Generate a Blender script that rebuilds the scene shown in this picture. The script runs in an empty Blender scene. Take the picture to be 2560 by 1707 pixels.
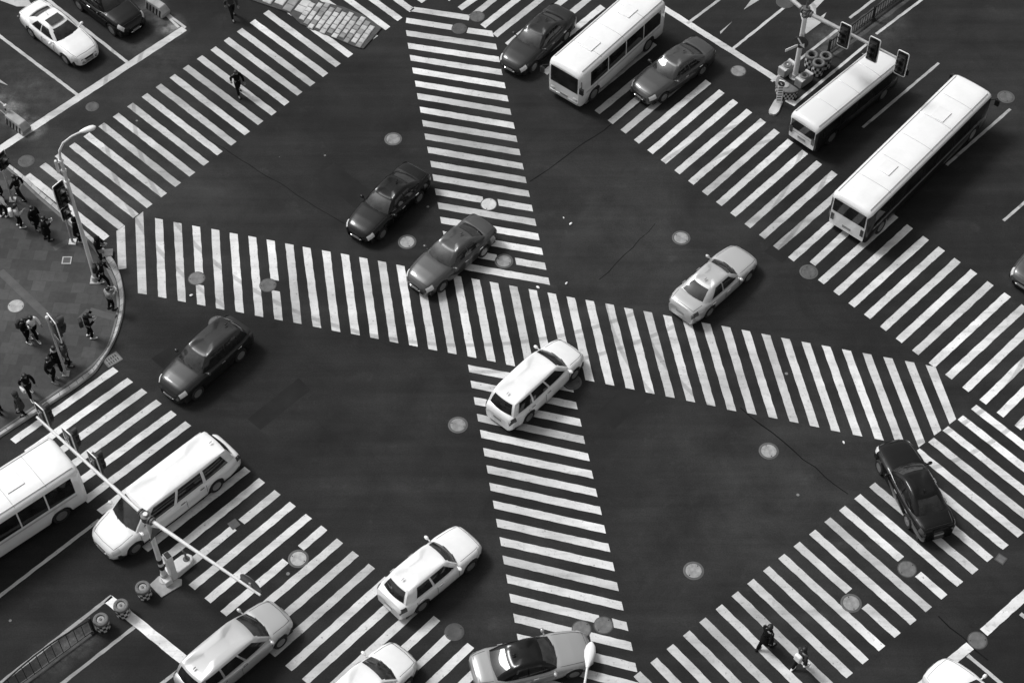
import bpy, bmesh, math, random
import numpy as np
from mathutils import Vector, Matrix
R = math.radians
random.seed(7)
scene = bpy.context.scene
col = scene.collection
# ------------------------------------------------------------------ camera
CAM_H = 66.0
FPX, PITCH, ROLL = 4561.146, R(53.29622), R(-0.0991)
SW, SH = 2560.0, 1707.0
cd = bpy.data.cameras.new("Camera"); cam = bpy.data.objects.new("Camera", cd); col.objects.link(cam)
cd.sensor_width = 36; cd.sensor_fit = 'HORIZONTAL'; cd.lens = FPX / SW * 36
cd.clip_start = 1; cd.clip_end = 3000
cam.matrix_world = Matrix.Translation((0, 0, CAM_H)) @ Matrix.Rotation(math.pi / 2 - PITCH, 4, 'X') @ Matrix.Rotation(ROLL, 4, 'Z')
scene.camera = cam
MW = cam.matrix_world.to_3x3()

def G(px, py, z=0.0):
    """world point at height z seen at photo pixel (px, py)"""
    d = MW @ Vector(((px - SW / 2) / FPX, -(py - SH / 2) / FPX, -1.0))
    t = (z - CAM_H) / d.z
    return Vector((d.x * t, d.y * t, z))

def PXL(p):
    """photo pixel of a world point"""
    v = MW.transposed() @ (Vector(p) - Vector((0, 0, CAM_H)))
    return Vector((SW / 2 + FPX * v.x / -v.z, SH / 2 - FPX * v.y / -v.z))

def height_at(base, top_px):
    """height of a vertical thing standing at base whose top shows at photo row top_px[1]"""
    best = (1e9, 0)
    for i in range(10, 1300):
        z = i * .01
        q = PXL((base.x, base.y, z)); e = abs(q.y - top_px[1])
        if e < best[0]: best = (e, z)
    return best[1]

# ------------------------------------------------------------------ materials
def mat(name, v, rough=.6, metal=0.0, coat=0.0, spec=.5, noise=None, bump=0.0, bscale=30, vary=0):
    m = bpy.data.materials.new(name); m.use_nodes = True
    nt = m.node_tree; b = nt.nodes['Principled BSDF']
    b.inputs['Base Color'].default_value = (v, v, v, 1)
    b.inputs['Roughness'].default_value = rough; b.inputs['Metallic'].default_value = metal
    b.inputs['Coat Weight'].default_value = coat; b.inputs['Coat Roughness'].default_value = .06
    b.inputs['Specular IOR Level'].default_value = spec
    tc = nt.nodes.new('ShaderNodeTexCoord')
    if noise:                                   # (scale, low factor, high factor)
        n = nt.nodes.new('ShaderNodeTexNoise'); n.inputs['Scale'].default_value = noise[0]; n.inputs['Detail'].default_value = 6
        n.inputs['Roughness'].default_value = .62
        nt.links.new(tc.outputs['Object'], n.inputs['Vector'])
        r = nt.nodes.new('ShaderNodeMapRange'); r.inputs['From Min'].default_value = .3; r.inputs['From Max'].default_value = .7
        r.inputs['To Min'].default_value = v * noise[1]; r.inputs['To Max'].default_value = v * noise[2]
        nt.links.new(n.outputs['Fac'], r.inputs['Value']); nt.links.new(r.outputs['Result'], b.inputs['Base Color'])
    if vary:                                    # every object of this material a little different
        oi = nt.nodes.new('ShaderNodeObjectInfo'); mr = nt.nodes.new('ShaderNodeMapRange'); mr.inputs['To Min'].default_value = 1 - vary; mr.inputs['To Max'].default_value = 1 + vary
        nt.links.new(oi.outputs['Random'], mr.inputs['Value']); mu = nt.nodes.new('ShaderNodeMath'); mu.operation = 'MULTIPLY'
        nt.links.new(r.outputs['Result'], mu.inputs[0]); nt.links.new(mr.outputs['Result'], mu.inputs[1]); nt.links.new(mu.outputs[0], b.inputs['Base Color'])
    if bump:
        n2 = nt.nodes.new('ShaderNodeTexNoise'); n2.inputs['Scale'].default_value = bscale; n2.inputs['Detail'].default_value = 4
        nt.links.new(tc.outputs['Object'], n2.inputs['Vector'])
        bp = nt.nodes.new('ShaderNodeBump'); bp.inputs['Strength'].default_value = bump; bp.inputs['Distance'].default_value = .02
        nt.links.new(n2.outputs['Fac'], bp.inputs['Height']); nt.links.new(bp.outputs['Normal'], b.inputs['Normal'])
    return m

class NB:
    """small node-building helper"""
    def __init__(s, m): s.t = m.node_tree; s.b = s.t.nodes['Principled BSDF']
    def n(s, typ, **kw):
        nd = s.t.nodes.new(typ)
        for k, v in kw.items():
            if k.startswith('i_'): nd.inputs[k[2:].replace('_', ' ')].default_value = v
            else: setattr(nd, k, v)
        return nd
    def l(s, a, b): s.t.links.new(a, b)
    def noise(s, vec, scale, detail=5, rough=.6, dist=0):
        nd = s.n('ShaderNodeTexNoise'); nd.inputs['Scale'].default_value = scale; nd.inputs['Detail'].default_value = detail
        nd.inputs['Roughness'].default_value = rough; nd.inputs['Distortion'].default_value = dist
        s.l(vec, nd.inputs['Vector']); return nd.outputs['Fac']
    def ramp(s, fac, a, b, lo, hi):
        nd = s.n('ShaderNodeMapRange'); nd.inputs['From Min'].default_value = a; nd.inputs['From Max'].default_value = b
        nd.inputs['To Min'].default_value = lo; nd.inputs['To Max'].default_value = hi
        s.l(fac, nd.inputs['Value']); return nd.outputs['Result']
    def math(s, op, a, b):
        nd = s.n('ShaderNodeMath', operation=op)
        for i, v in enumerate((a, b)):
            if isinstance(v, (int, float)): nd.inputs[i].default_value = v
            else: s.l(v, nd.inputs[i])
        return nd.outputs[0]
    def grime(s, vec, scale, a, b, lo, hi, **k): return s.ramp(s.noise(vec, scale, **k), a, b, lo, hi)

def asphalt_material():
    m = mat('asphalt', .045, .85, spec=.14); k = NB(m)
    P = k.n('ShaderNodeTexCoord').outputs['Object']
    big = k.grime(P, .05, .3, .7, .72, 1.45, detail=5, rough=.6)
    mid = k.grime(P, .33, .32, .68, .76, 1.28, detail=8, rough=.68, dist=.5)
    grain = k.grime(P, 16, .3, .7, .80, 1.22, detail=3)
    stain = k.math('MULTIPLY', k.grime(P, .9, .58, .76, 1.0, 1.5, detail=8, rough=.72), k.grime(P, .55, .60, .74, 1.0, .70, detail=8, rough=.7))
    v = k.math('MULTIPLY', k.math('MULTIPLY', big, mid), k.math('MULTIPLY', grain, stain))
    # wheel-polished streaks along both roads
    for ang, ph in ((46, 0), (-43, 3)):
        mp = k.n('ShaderNodeMapping'); mp.inputs['Rotation'].default_value = (0, 0, R(-ang)); mp.inputs['Scale'].default_value = (.035, .8, 1)
        k.l(P, mp.inputs['Vector'])
        v = k.math('MULTIPLY', v, k.grime(mp.outputs[0], 1.0, .3, .7, .80, 1.20, detail=6, rough=.65))
    # pale specks: grit, chewing gum and dropped litter
    vo = k.n('ShaderNodeTexVoronoi'); vo.inputs['Scale'].default_value = .55; k.l(P, vo.inputs['Vector'])
    speck = k.math('LESS_THAN', vo.outputs['Distance'], .042)
    rnd = k.n('ShaderNodeSeparateColor'); k.l(vo.outputs['Color'], rnd.inputs[0])
    speck = k.math('MULTIPLY', speck, k.math('GREATER_THAN', rnd.outputs[0], .66))
    # hairline cracks
    wp = k.n('ShaderNodeTexNoise'); wp.inputs['Scale'].default_value = .5; k.l(P, wp.inputs['Vector'])
    add = k.n('ShaderNodeVectorMath', operation='MULTIPLY_ADD'); add.inputs[1].default_value = (2, 2, 0); k.l(wp.outputs['Color'], add.inputs[0]); k.l(P, add.inputs[2])
    vc = k.n('ShaderNodeTexVoronoi', feature='DISTANCE_TO_EDGE'); vc.inputs['Scale'].default_value = .075; k.l(add.outputs[0], vc.inputs['Vector'])
    crack = k.ramp(vc.outputs['Distance'], 0.0, .002, .90, 1.0)
    v = k.math('MULTIPLY', v, crack)
    v = k.math('MULTIPLY', v, .0195)
    # broad paler areas and small dusty ones: (photo point, radius in m, how pale, softness)
    for px, py, r, gain, lo in ((240, 440, 10, 1.1, .2), (2010, 1250, 10, .8, .2), (1560, 580, 8, .6, .2), (330, 900, 5, .5, .2), (900, 1030, 6, .3, .25), (1350, 1500, 5, .4, .25),
                               (72, 322, 1.0, 4.5, .2), (30, 285, 1.0, 3.6, .2), (0, 255, 1.0, 3.0, .2), (420, 60, 1.0, 3.8, .2), (370, 20, 1.2, 3.6, .2), (440, 75, .8, 3.0, .2), (2072, 108, 1.3, 3.4, .2), (2110, 80, 1.2, 2.4, .2), (2190, 90, 1.3, 1.3, .2), (2230, 50, 1.3, 1.2, .2), (1930, 300, 1.4, .9, .2), (210, 1590, 1.0, 2.6, .2), (170, 1620, 1.0, 1.5, .2), (120, 1655, 1.1, 1.2, .2), (60, 190, 2.0, .8, .2), (120, 240, 2.0, .8, .2), (400, 150, 2.0, .7, .2), (330, 105, 2.0, .6, .2)):
        c = G(px, py); d = k.n('ShaderNodeVectorMath', operation='DISTANCE'); d.inputs[1].default_value = (c.x, c.y, 0); k.l(add.outputs[0] if r > 4 else P, d.inputs[0])
        f = k.math('MULTIPLY', k.ramp(d.outputs['Value'], r, r * lo, 0, 1), k.grime(P, 1.6 if r < 4 else .3, .34, .66, .15, 1.2, detail=8, rough=.68))
        v = k.math('MULTIPLY', v, k.math('ADD', k.math('MULTIPLY', f, gain), 1.0))
    v = k.math('ADD', v, k.math('MULTIPLY', speck, .16))
    k.l(v, k.b.inputs['Base Color'])
    k.l(k.grime(P, .35, .3, .7, .72, .92), k.b.inputs['Roughness'])
    bp = k.n('ShaderNodeBump'); bp.inputs['Strength'].default_value = .25; bp.inputs['Distance'].default_value = .01
    k.l(k.noise(P, 40, 3), bp.inputs['Height']); k.l(bp.outputs[0], k.b.inputs['Normal'])
    return m

def paint_material(name='road_paint', top=.74):
    m = mat(name, top, .7); k = NB(m)
    P = k.n('ShaderNodeTexCoord').outputs['Object']
    big = k.grime(P, .07, .36, .62, .60, 1.14, detail=5)
    mid = k.grime(P, .8, .32, .68, .78, 1.08, detail=7, rough=.7)
    worn = k.grime(P, 2.6, .54, .70, 1.0, .66, detail=8, rough=.78)
    chips = k.grime(P, 7, .60, .66, 1.0, .42, detail=6, rough=.72)
    v = k.math('MULTIPLY', k.math('MULTIPLY', big, mid), k.math('MULTIPLY', worn, chips))
    # tyre scuffs along the road
    mp = k.n('ShaderNodeMapping'); mp.inputs['Rotation'].default_value = (0, 0, R(-44)); mp.inputs['Scale'].default_value = (.06, 1.3, 1)
    k.l(P, mp.inputs['Vector'])
    v = k.math('MULTIPLY', v, k.grime(mp.outputs[0], 1.0, .48, .70, 1.0, .68, detail=7, rough=.72))
    # curved skid marks of turning cars
    for cx, cy, r in ((14.8, 52.5, 9.2), (14.8, 52.5, 10.6), (-2, 66, 17.0), (-2, 66, 18.5)):
        d = k.n('ShaderNodeVectorMath', operation='DISTANCE'); d.inputs[1].default_value = (cx, cy, 0); k.l(P, d.inputs[0])
        e = k.math('ABSOLUTE', k.math('SUBTRACT', d.outputs['Value'], r), 0)
        v = k.math('MULTIPLY', v, k.ramp(e, .07, .13, .66, 1.0))
    at = k.n('ShaderNodeAttribute'); at.attribute_name = 'wear'
    v = k.math('MULTIPLY', v, k.math('SUBTRACT', 1.06, at.outputs['Fac']))
    v = k.math('MULTIPLY', v, top)
    k.l(v, k.b.inputs['Base Color'])
    return m

def paver_material():
    m = mat('pavement_slabs', .12, .8); k = NB(m)
    P = k.n('ShaderNodeTexCoord').outputs['Object']
    mp = k.n('ShaderNodeMapping'); mp.inputs['Rotation'].default_value = (0, 0, R(4)); k.l(P, mp.inputs['Vector'])
    br = k.n('ShaderNodeTexBrick'); br.inputs['Scale'].default_value = 1; br.inputs['Brick Width'].default_value = .62; br.inputs['Row Height'].default_value = .6
    br.inputs['Mortar Size'].default_value = .008; br.inputs['Color1'].default_value = (.046, .046, .046, 1); br.inputs['Color2'].default_value = (.072, .072, .072, 1)
    br.inputs['Mortar'].default_value = (.045, .045, .045, 1); br.offset = .5; br.inputs['Bias'].default_value = -.1
    k.l(mp.outputs[0], br.inputs['Vector'])
    bw = k.n('ShaderNodeRGBToBW'); k.l(br.outputs['Color'], bw.inputs[0])
    v = k.math('MULTIPLY', bw.outputs[0], k.math('MULTIPLY', k.grime(P, .28, .3, .7, .72, 1.3), k.grime(P, 5, .3, .7, .88, 1.12)))
    k.b.inputs['Specular IOR Level'].default_value = .25; k.l(v, k.b.inputs['Base Color'])
    return m

M = dict(
    asphalt=asphalt_material(), paint=paint_material(), paint_old=paint_material('worn_road_paint', .42),
    slab=paver_material(),
    kerb=mat('kerb_stone', .40, .8, noise=(1.4, .6, 1.4), bump=.3),
    kerb_groove=mat('kerb_inner_strip', .15, .8, noise=(2, .7, 1.3)),
    concrete=mat('pale_concrete', .34, .85, noise=(1.1, .65, 1.3), bump=.3),
    paver_light=mat('pale_paver', .52, .8, noise=(.9, .55, 1.2), bump=.2),
    joint=mat('paver_joint', .06, .9, noise=(3, .7, 1.3)),
    lid=mat('worn_iron_lid', .29, .55, metal=.1, vary=.3, noise=(4, .65, 1.25), bump=.4, bscale=60),
    lid_bright=mat('polished_pale_lid', .55, .5, noise=(6, .85, 1.1), bump=.3, bscale=60),
    lid_mid=mat('grey_iron_lid', .13, .6, vary=.35, noise=(4, .65, 1.25), bump=.4, bscale=60),
    lid_dark=mat('dark_iron_lid', .055, .6, noise=(6, .8, 1.2), bump=.4, bscale=60),
    ring=mat('iron_ring', .085, .65, noise=(5, .8, 1.2)),
    white=mat('white_car_paint', .86, .25, coat=1, noise=(1.3, .93, 1.03)),
    offwhite=mat('off_white_car_paint', .74, .28, coat=1),
    silver=mat('silver_car_paint', .50, .3, metal=.25, coat=1),
    grey=mat('grey_car_paint', .34, .3, metal=.2, coat=1),
    midgrey=mat('slate_car_paint', .055, .3, metal=.2, coat=.6),
    dark=mat('charcoal_car_paint', .016, .3, coat=.35, spec=.3),
    black=mat('black_car_paint', .005, .22, coat=.25, spec=.25),
    glass=mat('car_glass', .010, .05, spec=.6, noise=(1.8, .3, 3.0)),  # noise in the base colour paints in uneven reflections
    glass_grey=mat('windscreen_glass', .022, .05, spec=.6, noise=(1.6, .3, 2.6)),  # light and dark mottling in the colour imitates reflections
    rubber=mat('tyre_rubber', .014, .85),
    alloy=mat('alloy_wheel', .42, .35, metal=.7),
    chrome=mat('chrome_trim', .7, .15, metal=1),
    plastic=mat('black_plastic', .014, .5),
    lamp=mat('headlamp_lens', .6, .12),
    tail=mat('tail_lamp_lens', .07, .15),
    plate=mat('number_plate', .25, .4),
    pole=mat('white_painted_steel', .74, .45, noise=(3, .85, 1.05)),
    pole_grey=mat('grey_painted_steel', .42, .5, noise=(3, .8, 1.1)),
    edge=mat('reflective_white_edge', .82, .4),
    signal=mat('signal_black', .006, .55),
    signal_back=mat('signal_back_grey', .09, .5),
    lens=mat('unlit_signal_lens', .008, .4),
    sign_blue=mat('sign_face_dark', .045, .45),
    iron=mat('black_iron_rail', .012, .5),
    barrel=mat('grey_rubber_tyre', .13, .7, noise=(4, .8, 1.2)),
    black_flat=mat('black_check', .012, .7), white_flat=mat('white_check', .62, .6),
    skin=mat('skin', .24, .55), hair=mat('black_hair', .008, .5),
    c_black=mat('black_cloth', .006, .95, spec=.15), c_dark=mat('dark_cloth', .012, .95, spec=.15), c_grey=mat('grey_cloth', .26, .9),
    c_char=mat('charcoal_cloth', .03, .9), c_white=mat('white_cloth', .78, .9), c_light=mat('pale_cloth', .5, .9), eye=mat('eye', .01, .3),
)

# ------------------------------------------------------------------ mesh helpers
class MB:
    def __init__(s): s.v = []; s.f = []; s.m = []; s.cur = 0
    def add(s, vs, fs):
        o = len(s.v); s.v += [tuple(v) for v in vs]
        s.f += [tuple(i + o for i in f) for f in fs]; s.m += [s.cur] * len(fs); return s
    def slot(s, i): s.cur = i; return s
    def box(s, c, size, rz=0.0, M4=None, taper=1.0):
        x, y, z = [d / 2 for d in size]; vs = []
        for sz in (-1, 1):
            t = taper if sz > 0 else 1
            for sx, sy in ((-1, -1), (1, -1), (1, 1), (-1, 1)): vs.append(Vector((sx * x * t, sy * y * t, sz * z)))
        if rz: vs = [Matrix.Rotation(rz, 3, 'Z') @ v for v in vs]
        if M4: vs = [M4 @ v for v in vs]
        vs = [v + Vector(c) for v in vs]
        return s.add(vs, [(3, 2, 1, 0), (4, 5, 6, 7), (0, 1, 5, 4), (1, 2, 6, 5), (2, 3, 7, 6), (3, 0, 4, 7)])
    def prism(s, poly, z0, z1):
        n = len(poly)
        a = sum(poly[i][0] * poly[(i + 1) % n][1] - poly[(i + 1) % n][0] * poly[i][1] for i in range(n))
        if a < 0: poly = poly[::-1]
        vs = [(p[0], p[1], z0) for p in poly] + [(p[0], p[1], z1) for p in poly]
        return s.add(vs, [tuple(range(n - 1, -1, -1)), tuple(range(n, 2 * n))] + [(i, (i + 1) % n, n + (i + 1) % n, n + i) for i in range(n)])
    def sheet(s, poly, z):
        n = len(poly)
        a = sum(poly[i][0] * poly[(i + 1) % n][1] - poly[(i + 1) % n][0] * poly[i][1] for i in range(n))
        if a < 0: poly = poly[::-1]
        return s.add([(p[0], p[1], z) for p in poly], [tuple(range(n))])
    def loft(s, rings, caps=True, closed=True):
        n = len(rings[0]); vs = [p for r in rings for p in r]; fs = []
        for i in range(len(rings) - 1):
            for j in range(n if closed else n - 1):
                k = (j + 1) % n
                fs.append((i * n + j, i * n + k, (i + 1) * n + k, (i + 1) * n + j))
        if caps: fs += [tuple(range(n - 1, -1, -1)), tuple((len(rings) - 1) * n + j for j in range(n))]
        return s.add(vs, fs)
    def tube(s, pts, rad, n=10, caps=True):
        pts = [Vector(p) for p in pts]
        if not hasattr(rad, '__len__'): rad = [rad] * len(pts)
        rings = []; ref = None
        for i, p in enumerate(pts):
            t = (pts[min(i + 1, len(pts) - 1)] - pts[max(i - 1, 0)]).normalized()
            if ref is None: ref = Vector((0, 0, 1)) if abs(t.z) < .9 else Vector((1, 0, 0))
            a = (ref - t * ref.dot(t)).normalized(); b = t.cross(a); ref = a
            rings.append([p + (a * math.cos(2 * math.pi * k / n) + b * math.sin(2 * math.pi * k / n)) * rad[i] for k in range(n)])
        return s.loft(rings, caps)
    def lathe(s, prof, n=24, c=(0, 0, 0), caps=True):
        return s.loft([[(c[0] + r * math.cos(2 * math.pi * k / n), c[1] + r * math.sin(2 * math.pi * k / n), c[2] + z) for k in range(n)] for r, z in prof], caps)
    def xform(s, M4): s.v = [tuple(M4 @ Vector(v)) for v in s.v]; return s
    def ball(s, c, r, n=12, m=8, sc=(1, 1, 1)):
        rings = []
        for i in range(1, m):
            a = math.pi * i / m
            rings.append([(c[0] + sc[0] * r * math.sin(a) * math.cos(2 * math.pi * k / n), c[1] + sc[1] * r * math.sin(a) * math.sin(2 * math.pi * k / n), c[2] - sc[2] * r * math.cos(a)) for k in range(n)])
        return s.loft(rings)

def mesh_from(name, mb, mats, smooth=35):
    me = bpy.data.meshes.new(name); me.from_pydata(mb.v, [], mb.f); me.validate()
    for m in (mats if isinstance(mats, (list, tuple)) else [mats]): me.materials.append(m)
    if isinstance(mats, (list, tuple)):
        for p, i in zip(me.polygons, mb.m): p.material_index = min(i, len(mats) - 1)
    bm = bmesh.new(); bm.from_mesh(me); bmesh.ops.recalc_face_normals(bm, faces=bm.faces); bm.to_mesh(me); bm.free()
    if smooth: me.shade_smooth(); me.set_sharp_from_angle(angle=R(smooth))
    return me

def obj(name, mb, mats, parent=None, label=None, bevel=0, smooth=35):
    o = bpy.data.objects.new(name, mesh_from(name, mb, mats, smooth)); col.objects.link(o)
    if parent: o.parent = parent
    if label: o['label'] = label
    if bevel:
        bv = o.modifiers.new('bevel', 'BEVEL'); bv.width = bevel; bv.segments = 2; bv.limit_method = 'ANGLE'; bv.angle_limit = R(40)
    return o

def tag(o, label, cat, group=None, kind=None):
    o['label'] = label; o['category'] = cat
    if group: o['group'] = group
    if kind: o['kind'] = kind
    return o

def thing(name, label, cat, loc=(0, 0, 0), rz=0.0, group=None):
    o = bpy.data.objects.new(name, None); col.objects.link(o); o.empty_display_size = .3
    o.location = loc; o.rotation_euler = (0, 0, rz)
    return tag(o, label, cat, group)

def struct(name, mb, mats, label=None, smooth=0, bevel=0):
    o = obj(name, mb, mats, None, label, bevel, smooth); o['kind'] = 'structure'; return o

def copy_thing(src, loc, rz, label, group=None):
    def cp(o, par):
        c = o.copy(); col.objects.link(c)
        if par: c.parent = par
        for ch in o.children: cp(ch, c)
        return c
    r = cp(src, None); r.location = loc; r.rotation_euler = (0, 0, rz); r['label'] = label
    if group: r['group'] = group
    return r

def lerp(a, b, t): return a + (b - a) * t
def interp(tab, x):
    if x <= tab[0][0]: return tab[0][1]
    for (x0, y0), (x1, y1) in zip(tab, tab[1:]):
        if x <= x1: return lerp(y0, y1, (x - x0) / (x1 - x0))
    return tab[-1][1]
# ------------------------------------------------------------------ ground and road markings
gb = MB(); N = 12; ext = 700
for i in range(N):
    for j in range(N):
        x0, x1 = -ext + 2 * ext * i / N, -ext + 2 * ext * (i + 1) / N; y0, y1 = -ext + 2 * ext * j / N, -ext + 2 * ext * (j + 1) / N
        gb.add([(x0, y0, 0), (x1, y0, 0), (x1, y1, 0), (x0, y1, 0)], [(0, 1, 2, 3)])
struct('road', gb, M['asphalt'])

# measured stripe corners: first stripe number, then one corner per stripe
FAM = dict(
    Ht=(1, [None, (386, 545), (433, 555), (480, 564), (528, 572), (574, 582), (621, 590), (667, 599), (714, 609), (756, 617), (806, 626), (853, 634), (899, 643), (945, 652), (991, 662), (1038, 670), (1085, 679), (1133, 688), (1179, 696), (1224, 704), (1273, 713), (1321, 722), (1369, 731), (1416, 741), (1463, 749), (1513, 758), (1560, 769), (1608, 777), (1657, 787), (1705, 796), (1753, 806), (1803, 814), (1853, 824), (1903, 834), (1952, 844), (2003, 854), (2054, 863), (2105, 873), (2156, 882), (2208, 892), (2262, 902), (2314, 912)]),
    Hb=(1, [(346, 733), (394, 742), (443, 752), (492, 761), (540, 771), (589, 779), (638, 789), (687, 798), (734, 806), (783, 816), (830, 826), (879, 834), (927, 843), (975, 853), (1024, 862), (1072, 872), (1121, 881), (1170, 890), (1218, 900), (1266, 911), (1315, 920), None, None, (1463, 949), (1513, 959), (1564, 969), (1614, 980), (1664, 990), (1715, 1001), (1766, 1011), (1818, 1024), (1868, 1032), (1921, 1042), (1974, 1053), (2025, 1064), (2078, 1076), (2133, 1087), (2188, 1097), (2241, 1108)]),
    Vl=(2, [(1015, 76), (1019, 108), (1024, 138), (1030, 169), (1037, 202), (1042, 233), (1049, 267), (1055, 301), (1061, 334), (1068, 367), (1076, 403), (1081, 436), (1087, 472), (1094, 506), (1100, 542), (1107, 578), (1114, 614), (1121, 650)]),
    Vr=(1, [(1230, 78), (1240, 110), (1247, 142), (1253, 174), (1261, 207), (1268, 240), (1275, 273), (1284, 308), (1290, 341), (1298, 374), (1306, 409), (1313, 443), (1321, 477), (1329, 513), (1337, 548), (1345, 584), (1354, 620), (1362, 657), (1371, 694)]),
    Wl=(0, [(1170, 912), (1176, 951), (1184, 992), (1192, 1034), (1200, 1074), (1208, 1120), (1216, 1162), (1223, 1206), (1232, 1250), (1240, 1296), (1249, 1342), (1256, 1388), (1265, 1435), (1273, 1483), (1283, 1533), (1292, 1583)]),
    Wr=(1, [(1440, 1005), (1450, 1047), (1458, 1090), (1470, 1133), (1479, 1176), (1489, 1221), (1500, 1266), (1510, 1312), (1521, 1358), (1532, 1405), (1542, 1455), (1554, 1503), (1566, 1554), (1577, 1604), (1588, 1657)]),
    Nu=(-1, [(658, 35), (624, 58), (592, 80), (559, 103), (526, 126), (492, 148), (457, 172), (424, 195), (389, 219), (354, 243), (318, 267), (282, 293), (246, 317), (208, 342), (172, 367), (137, 391), (99, 417), (60, 443)]),
    Nl=(-2, [(870, 145), (839, 169), (808, 193), (775, 217), (743, 240), (711, 265), (679, 290), (645, 313), (612, 339), (578, 365), (543, 389), (509, 415), (474, 442), (438, 468), (403, 494), (367, 521), (333, 545)]),
    Rl=(0, [(1487, 277), (1520, 302), (1552, 325), (1585, 350), (1619, 376), (1652, 400), (1686, 426), (1720, 452), (1755, 479), (1790, 505), (1825, 532), (1861, 560), (1897, 587), (1932, 615), (1969, 643), None, (2044, 700), (2082, 728), (2120, 758), (2159, 786), (2199, 816), (2238, 846), (2280, 876), (2321, 907), (2363, 936), (2406, 968), (2450, 999), (2493, 1031), (2538, 1063)]),
    Ru=(0, [(1668, 130), None, None, (1765, 200), (1798, 224), (1832, 248), (1867, 272), (1901, 296), (1935, 322), (1969, 347), (2005, 375), (2040, 402), (2079, 427), None, None, None, None, (2267, 561), (2307, 590), (2346, 616), (2386, 645), (2427, 673), (2469, 703), (2512, 731), (2555, 760)]),
    Su=(0, [(281, 918), (318, 945), (354, 971), (390, 999), (428, 1026), (464, 1053), (501, 1080), None, None, (612, 1166), (648, 1194), (687, 1224), (725, 1253), (765, 1283), (804, 1312), (843, 1345), (882, 1376), (922, 1408), (962, 1440), None, None, (1084, 1539), None, (1168, 1607), (1210, 1643)]),
    Sl=(3, [(131, 1187), (168, 1215), (205, 1245), (242, 1274), None, None, (355, 1366), None, None, (472, 1461), (511, 1494), (551, 1527), (591, 1559), (632, 1593), (672, 1629), (713, 1664), (754, 1696)]),
    Tu=(0, [(2428, 1023), (2395, 1049), (2357, 1076), (2321, 1105), (2285, 1132), None, None, (2172, 1217), (2135, 1246), (2097, 1275), (2060, 1304), (2022, 1335), (1983, 1365), (1945, 1395), (1907, 1426), (1868, 1458), (1829, 1489), (1789, 1522), (1748, 1555), (1708, 1588), (1667, 1622), (1626, 1657), (1585, 1691)]),
    Tl=(4, [(2545, 1343), (2507, 1374), (2468, 1404), (2431, 1435), (2392, 1466), (2353, 1498), (2314, 1529), (2276, 1561), (2236, 1594), (2197, 1627), (2156, 1660), (2116, 1695)]),
)
class Row:
    """one edge of a zebra crossing: evenly spaced corner points on the ground"""
    def __init__(s, name):
        k0, pts = FAM[name]; ks, gs = [], []; s.meas = {}
        for i, q in enumerate(pts):
            if q: g = G(*q); ks.append(k0 + i); gs.append((g.x, g.y)); s.meas[k0 + i] = Vector((g.x, g.y))
        A = np.c_[np.ones(len(ks)), ks]; co = np.linalg.lstsq(A, np.array(gs), rcond=None)[0]
        s.p = Vector(co[0]); s.d = Vector(co[1])
    def at(s, k):
        f = s.p + s.d * k
        if k in s.meas and (s.meas[k] - f).length < .16: return f * .25 + s.meas[k] * .75
        return f
def G2(px, py): g = G(px, py); return Vector((g.x, g.y))

Z_PAINT = .004
def rough_edge(a, b, amp=.012, step=.22):
    """points from a to b with the slightly ragged edge of hand-laid paint"""
    n = max(1, int((b - a).length / step)); t = (b - a).normalized(); nn = Vector((-t.y, t.x)); out = []
    for i in range(n):
        out.append(a + (b - a) * (i / n) + nn * (random.uniform(-amp, amp) if i else 0))
    return out
def stripe(mb, a0, a1, b1, b0, z=Z_PAINT):
    """paint strip with long sides a0->b0 and a1->b1 as a row of quads with ragged edges"""
    n = max(1, int((b0 - a0).length / .25)); rows = []
    for i in range(n + 1):
        t = i / n; L = a0.lerp(b0, t); Rr = a1.lerp(b1, t); w = (Rr - L).normalized()
        rows.append((L + w * random.uniform(-.012, .012), Rr + w * random.uniform(-.012, .012)))
    vs = [(p.x, p.y, z) for r in rows for p in r]
    mb.slot(random.randint(0, 99)).add(vs, [(2 * i, 2 * i + 1, 2 * i + 3, 2 * i + 2) for i in range(n)])
def painted(name, mb, m):
    """paint laid at different times: each strip has its own amount of wear"""
    o = struct(name, mb, m, smooth=0); at = o.data.attributes.new('wear', 'FLOAT', 'FACE'); at.data.foreach_set('value', [.36 * (q / 99.0) ** 2 for q in mb.m]); return o
def zebra(name, ra, rb, ks, frac, gaps={}, custom=(), cut={}):
    A, B = Row(ra), Row(rb); mb = MB()
    for k in ks:
        a0, b0 = A.at(k), B.at(k); a1, b1 = a0 + A.d * frac, b0 + B.d * frac
        segs = [(0, 1)]
        if k in gaps:
            L = (b0 - a0); t = [((G2(*g) - a0).dot(L)) / L.length_squared for g in gaps[k]]
            segs = [(0, min(t)), (max(t), 1)]
        if k in cut: segs = [cut[k]]
        for u, v in segs: stripe(mb, a0.lerp(b0, u), a1.lerp(b1, u), a1.lerp(b1, v), a0.lerp(b0, v))
    for q in custom: mb.sheet([G2(*p) for p in q], Z_PAINT)
    return painted(name, mb, M['paint'])

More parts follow.
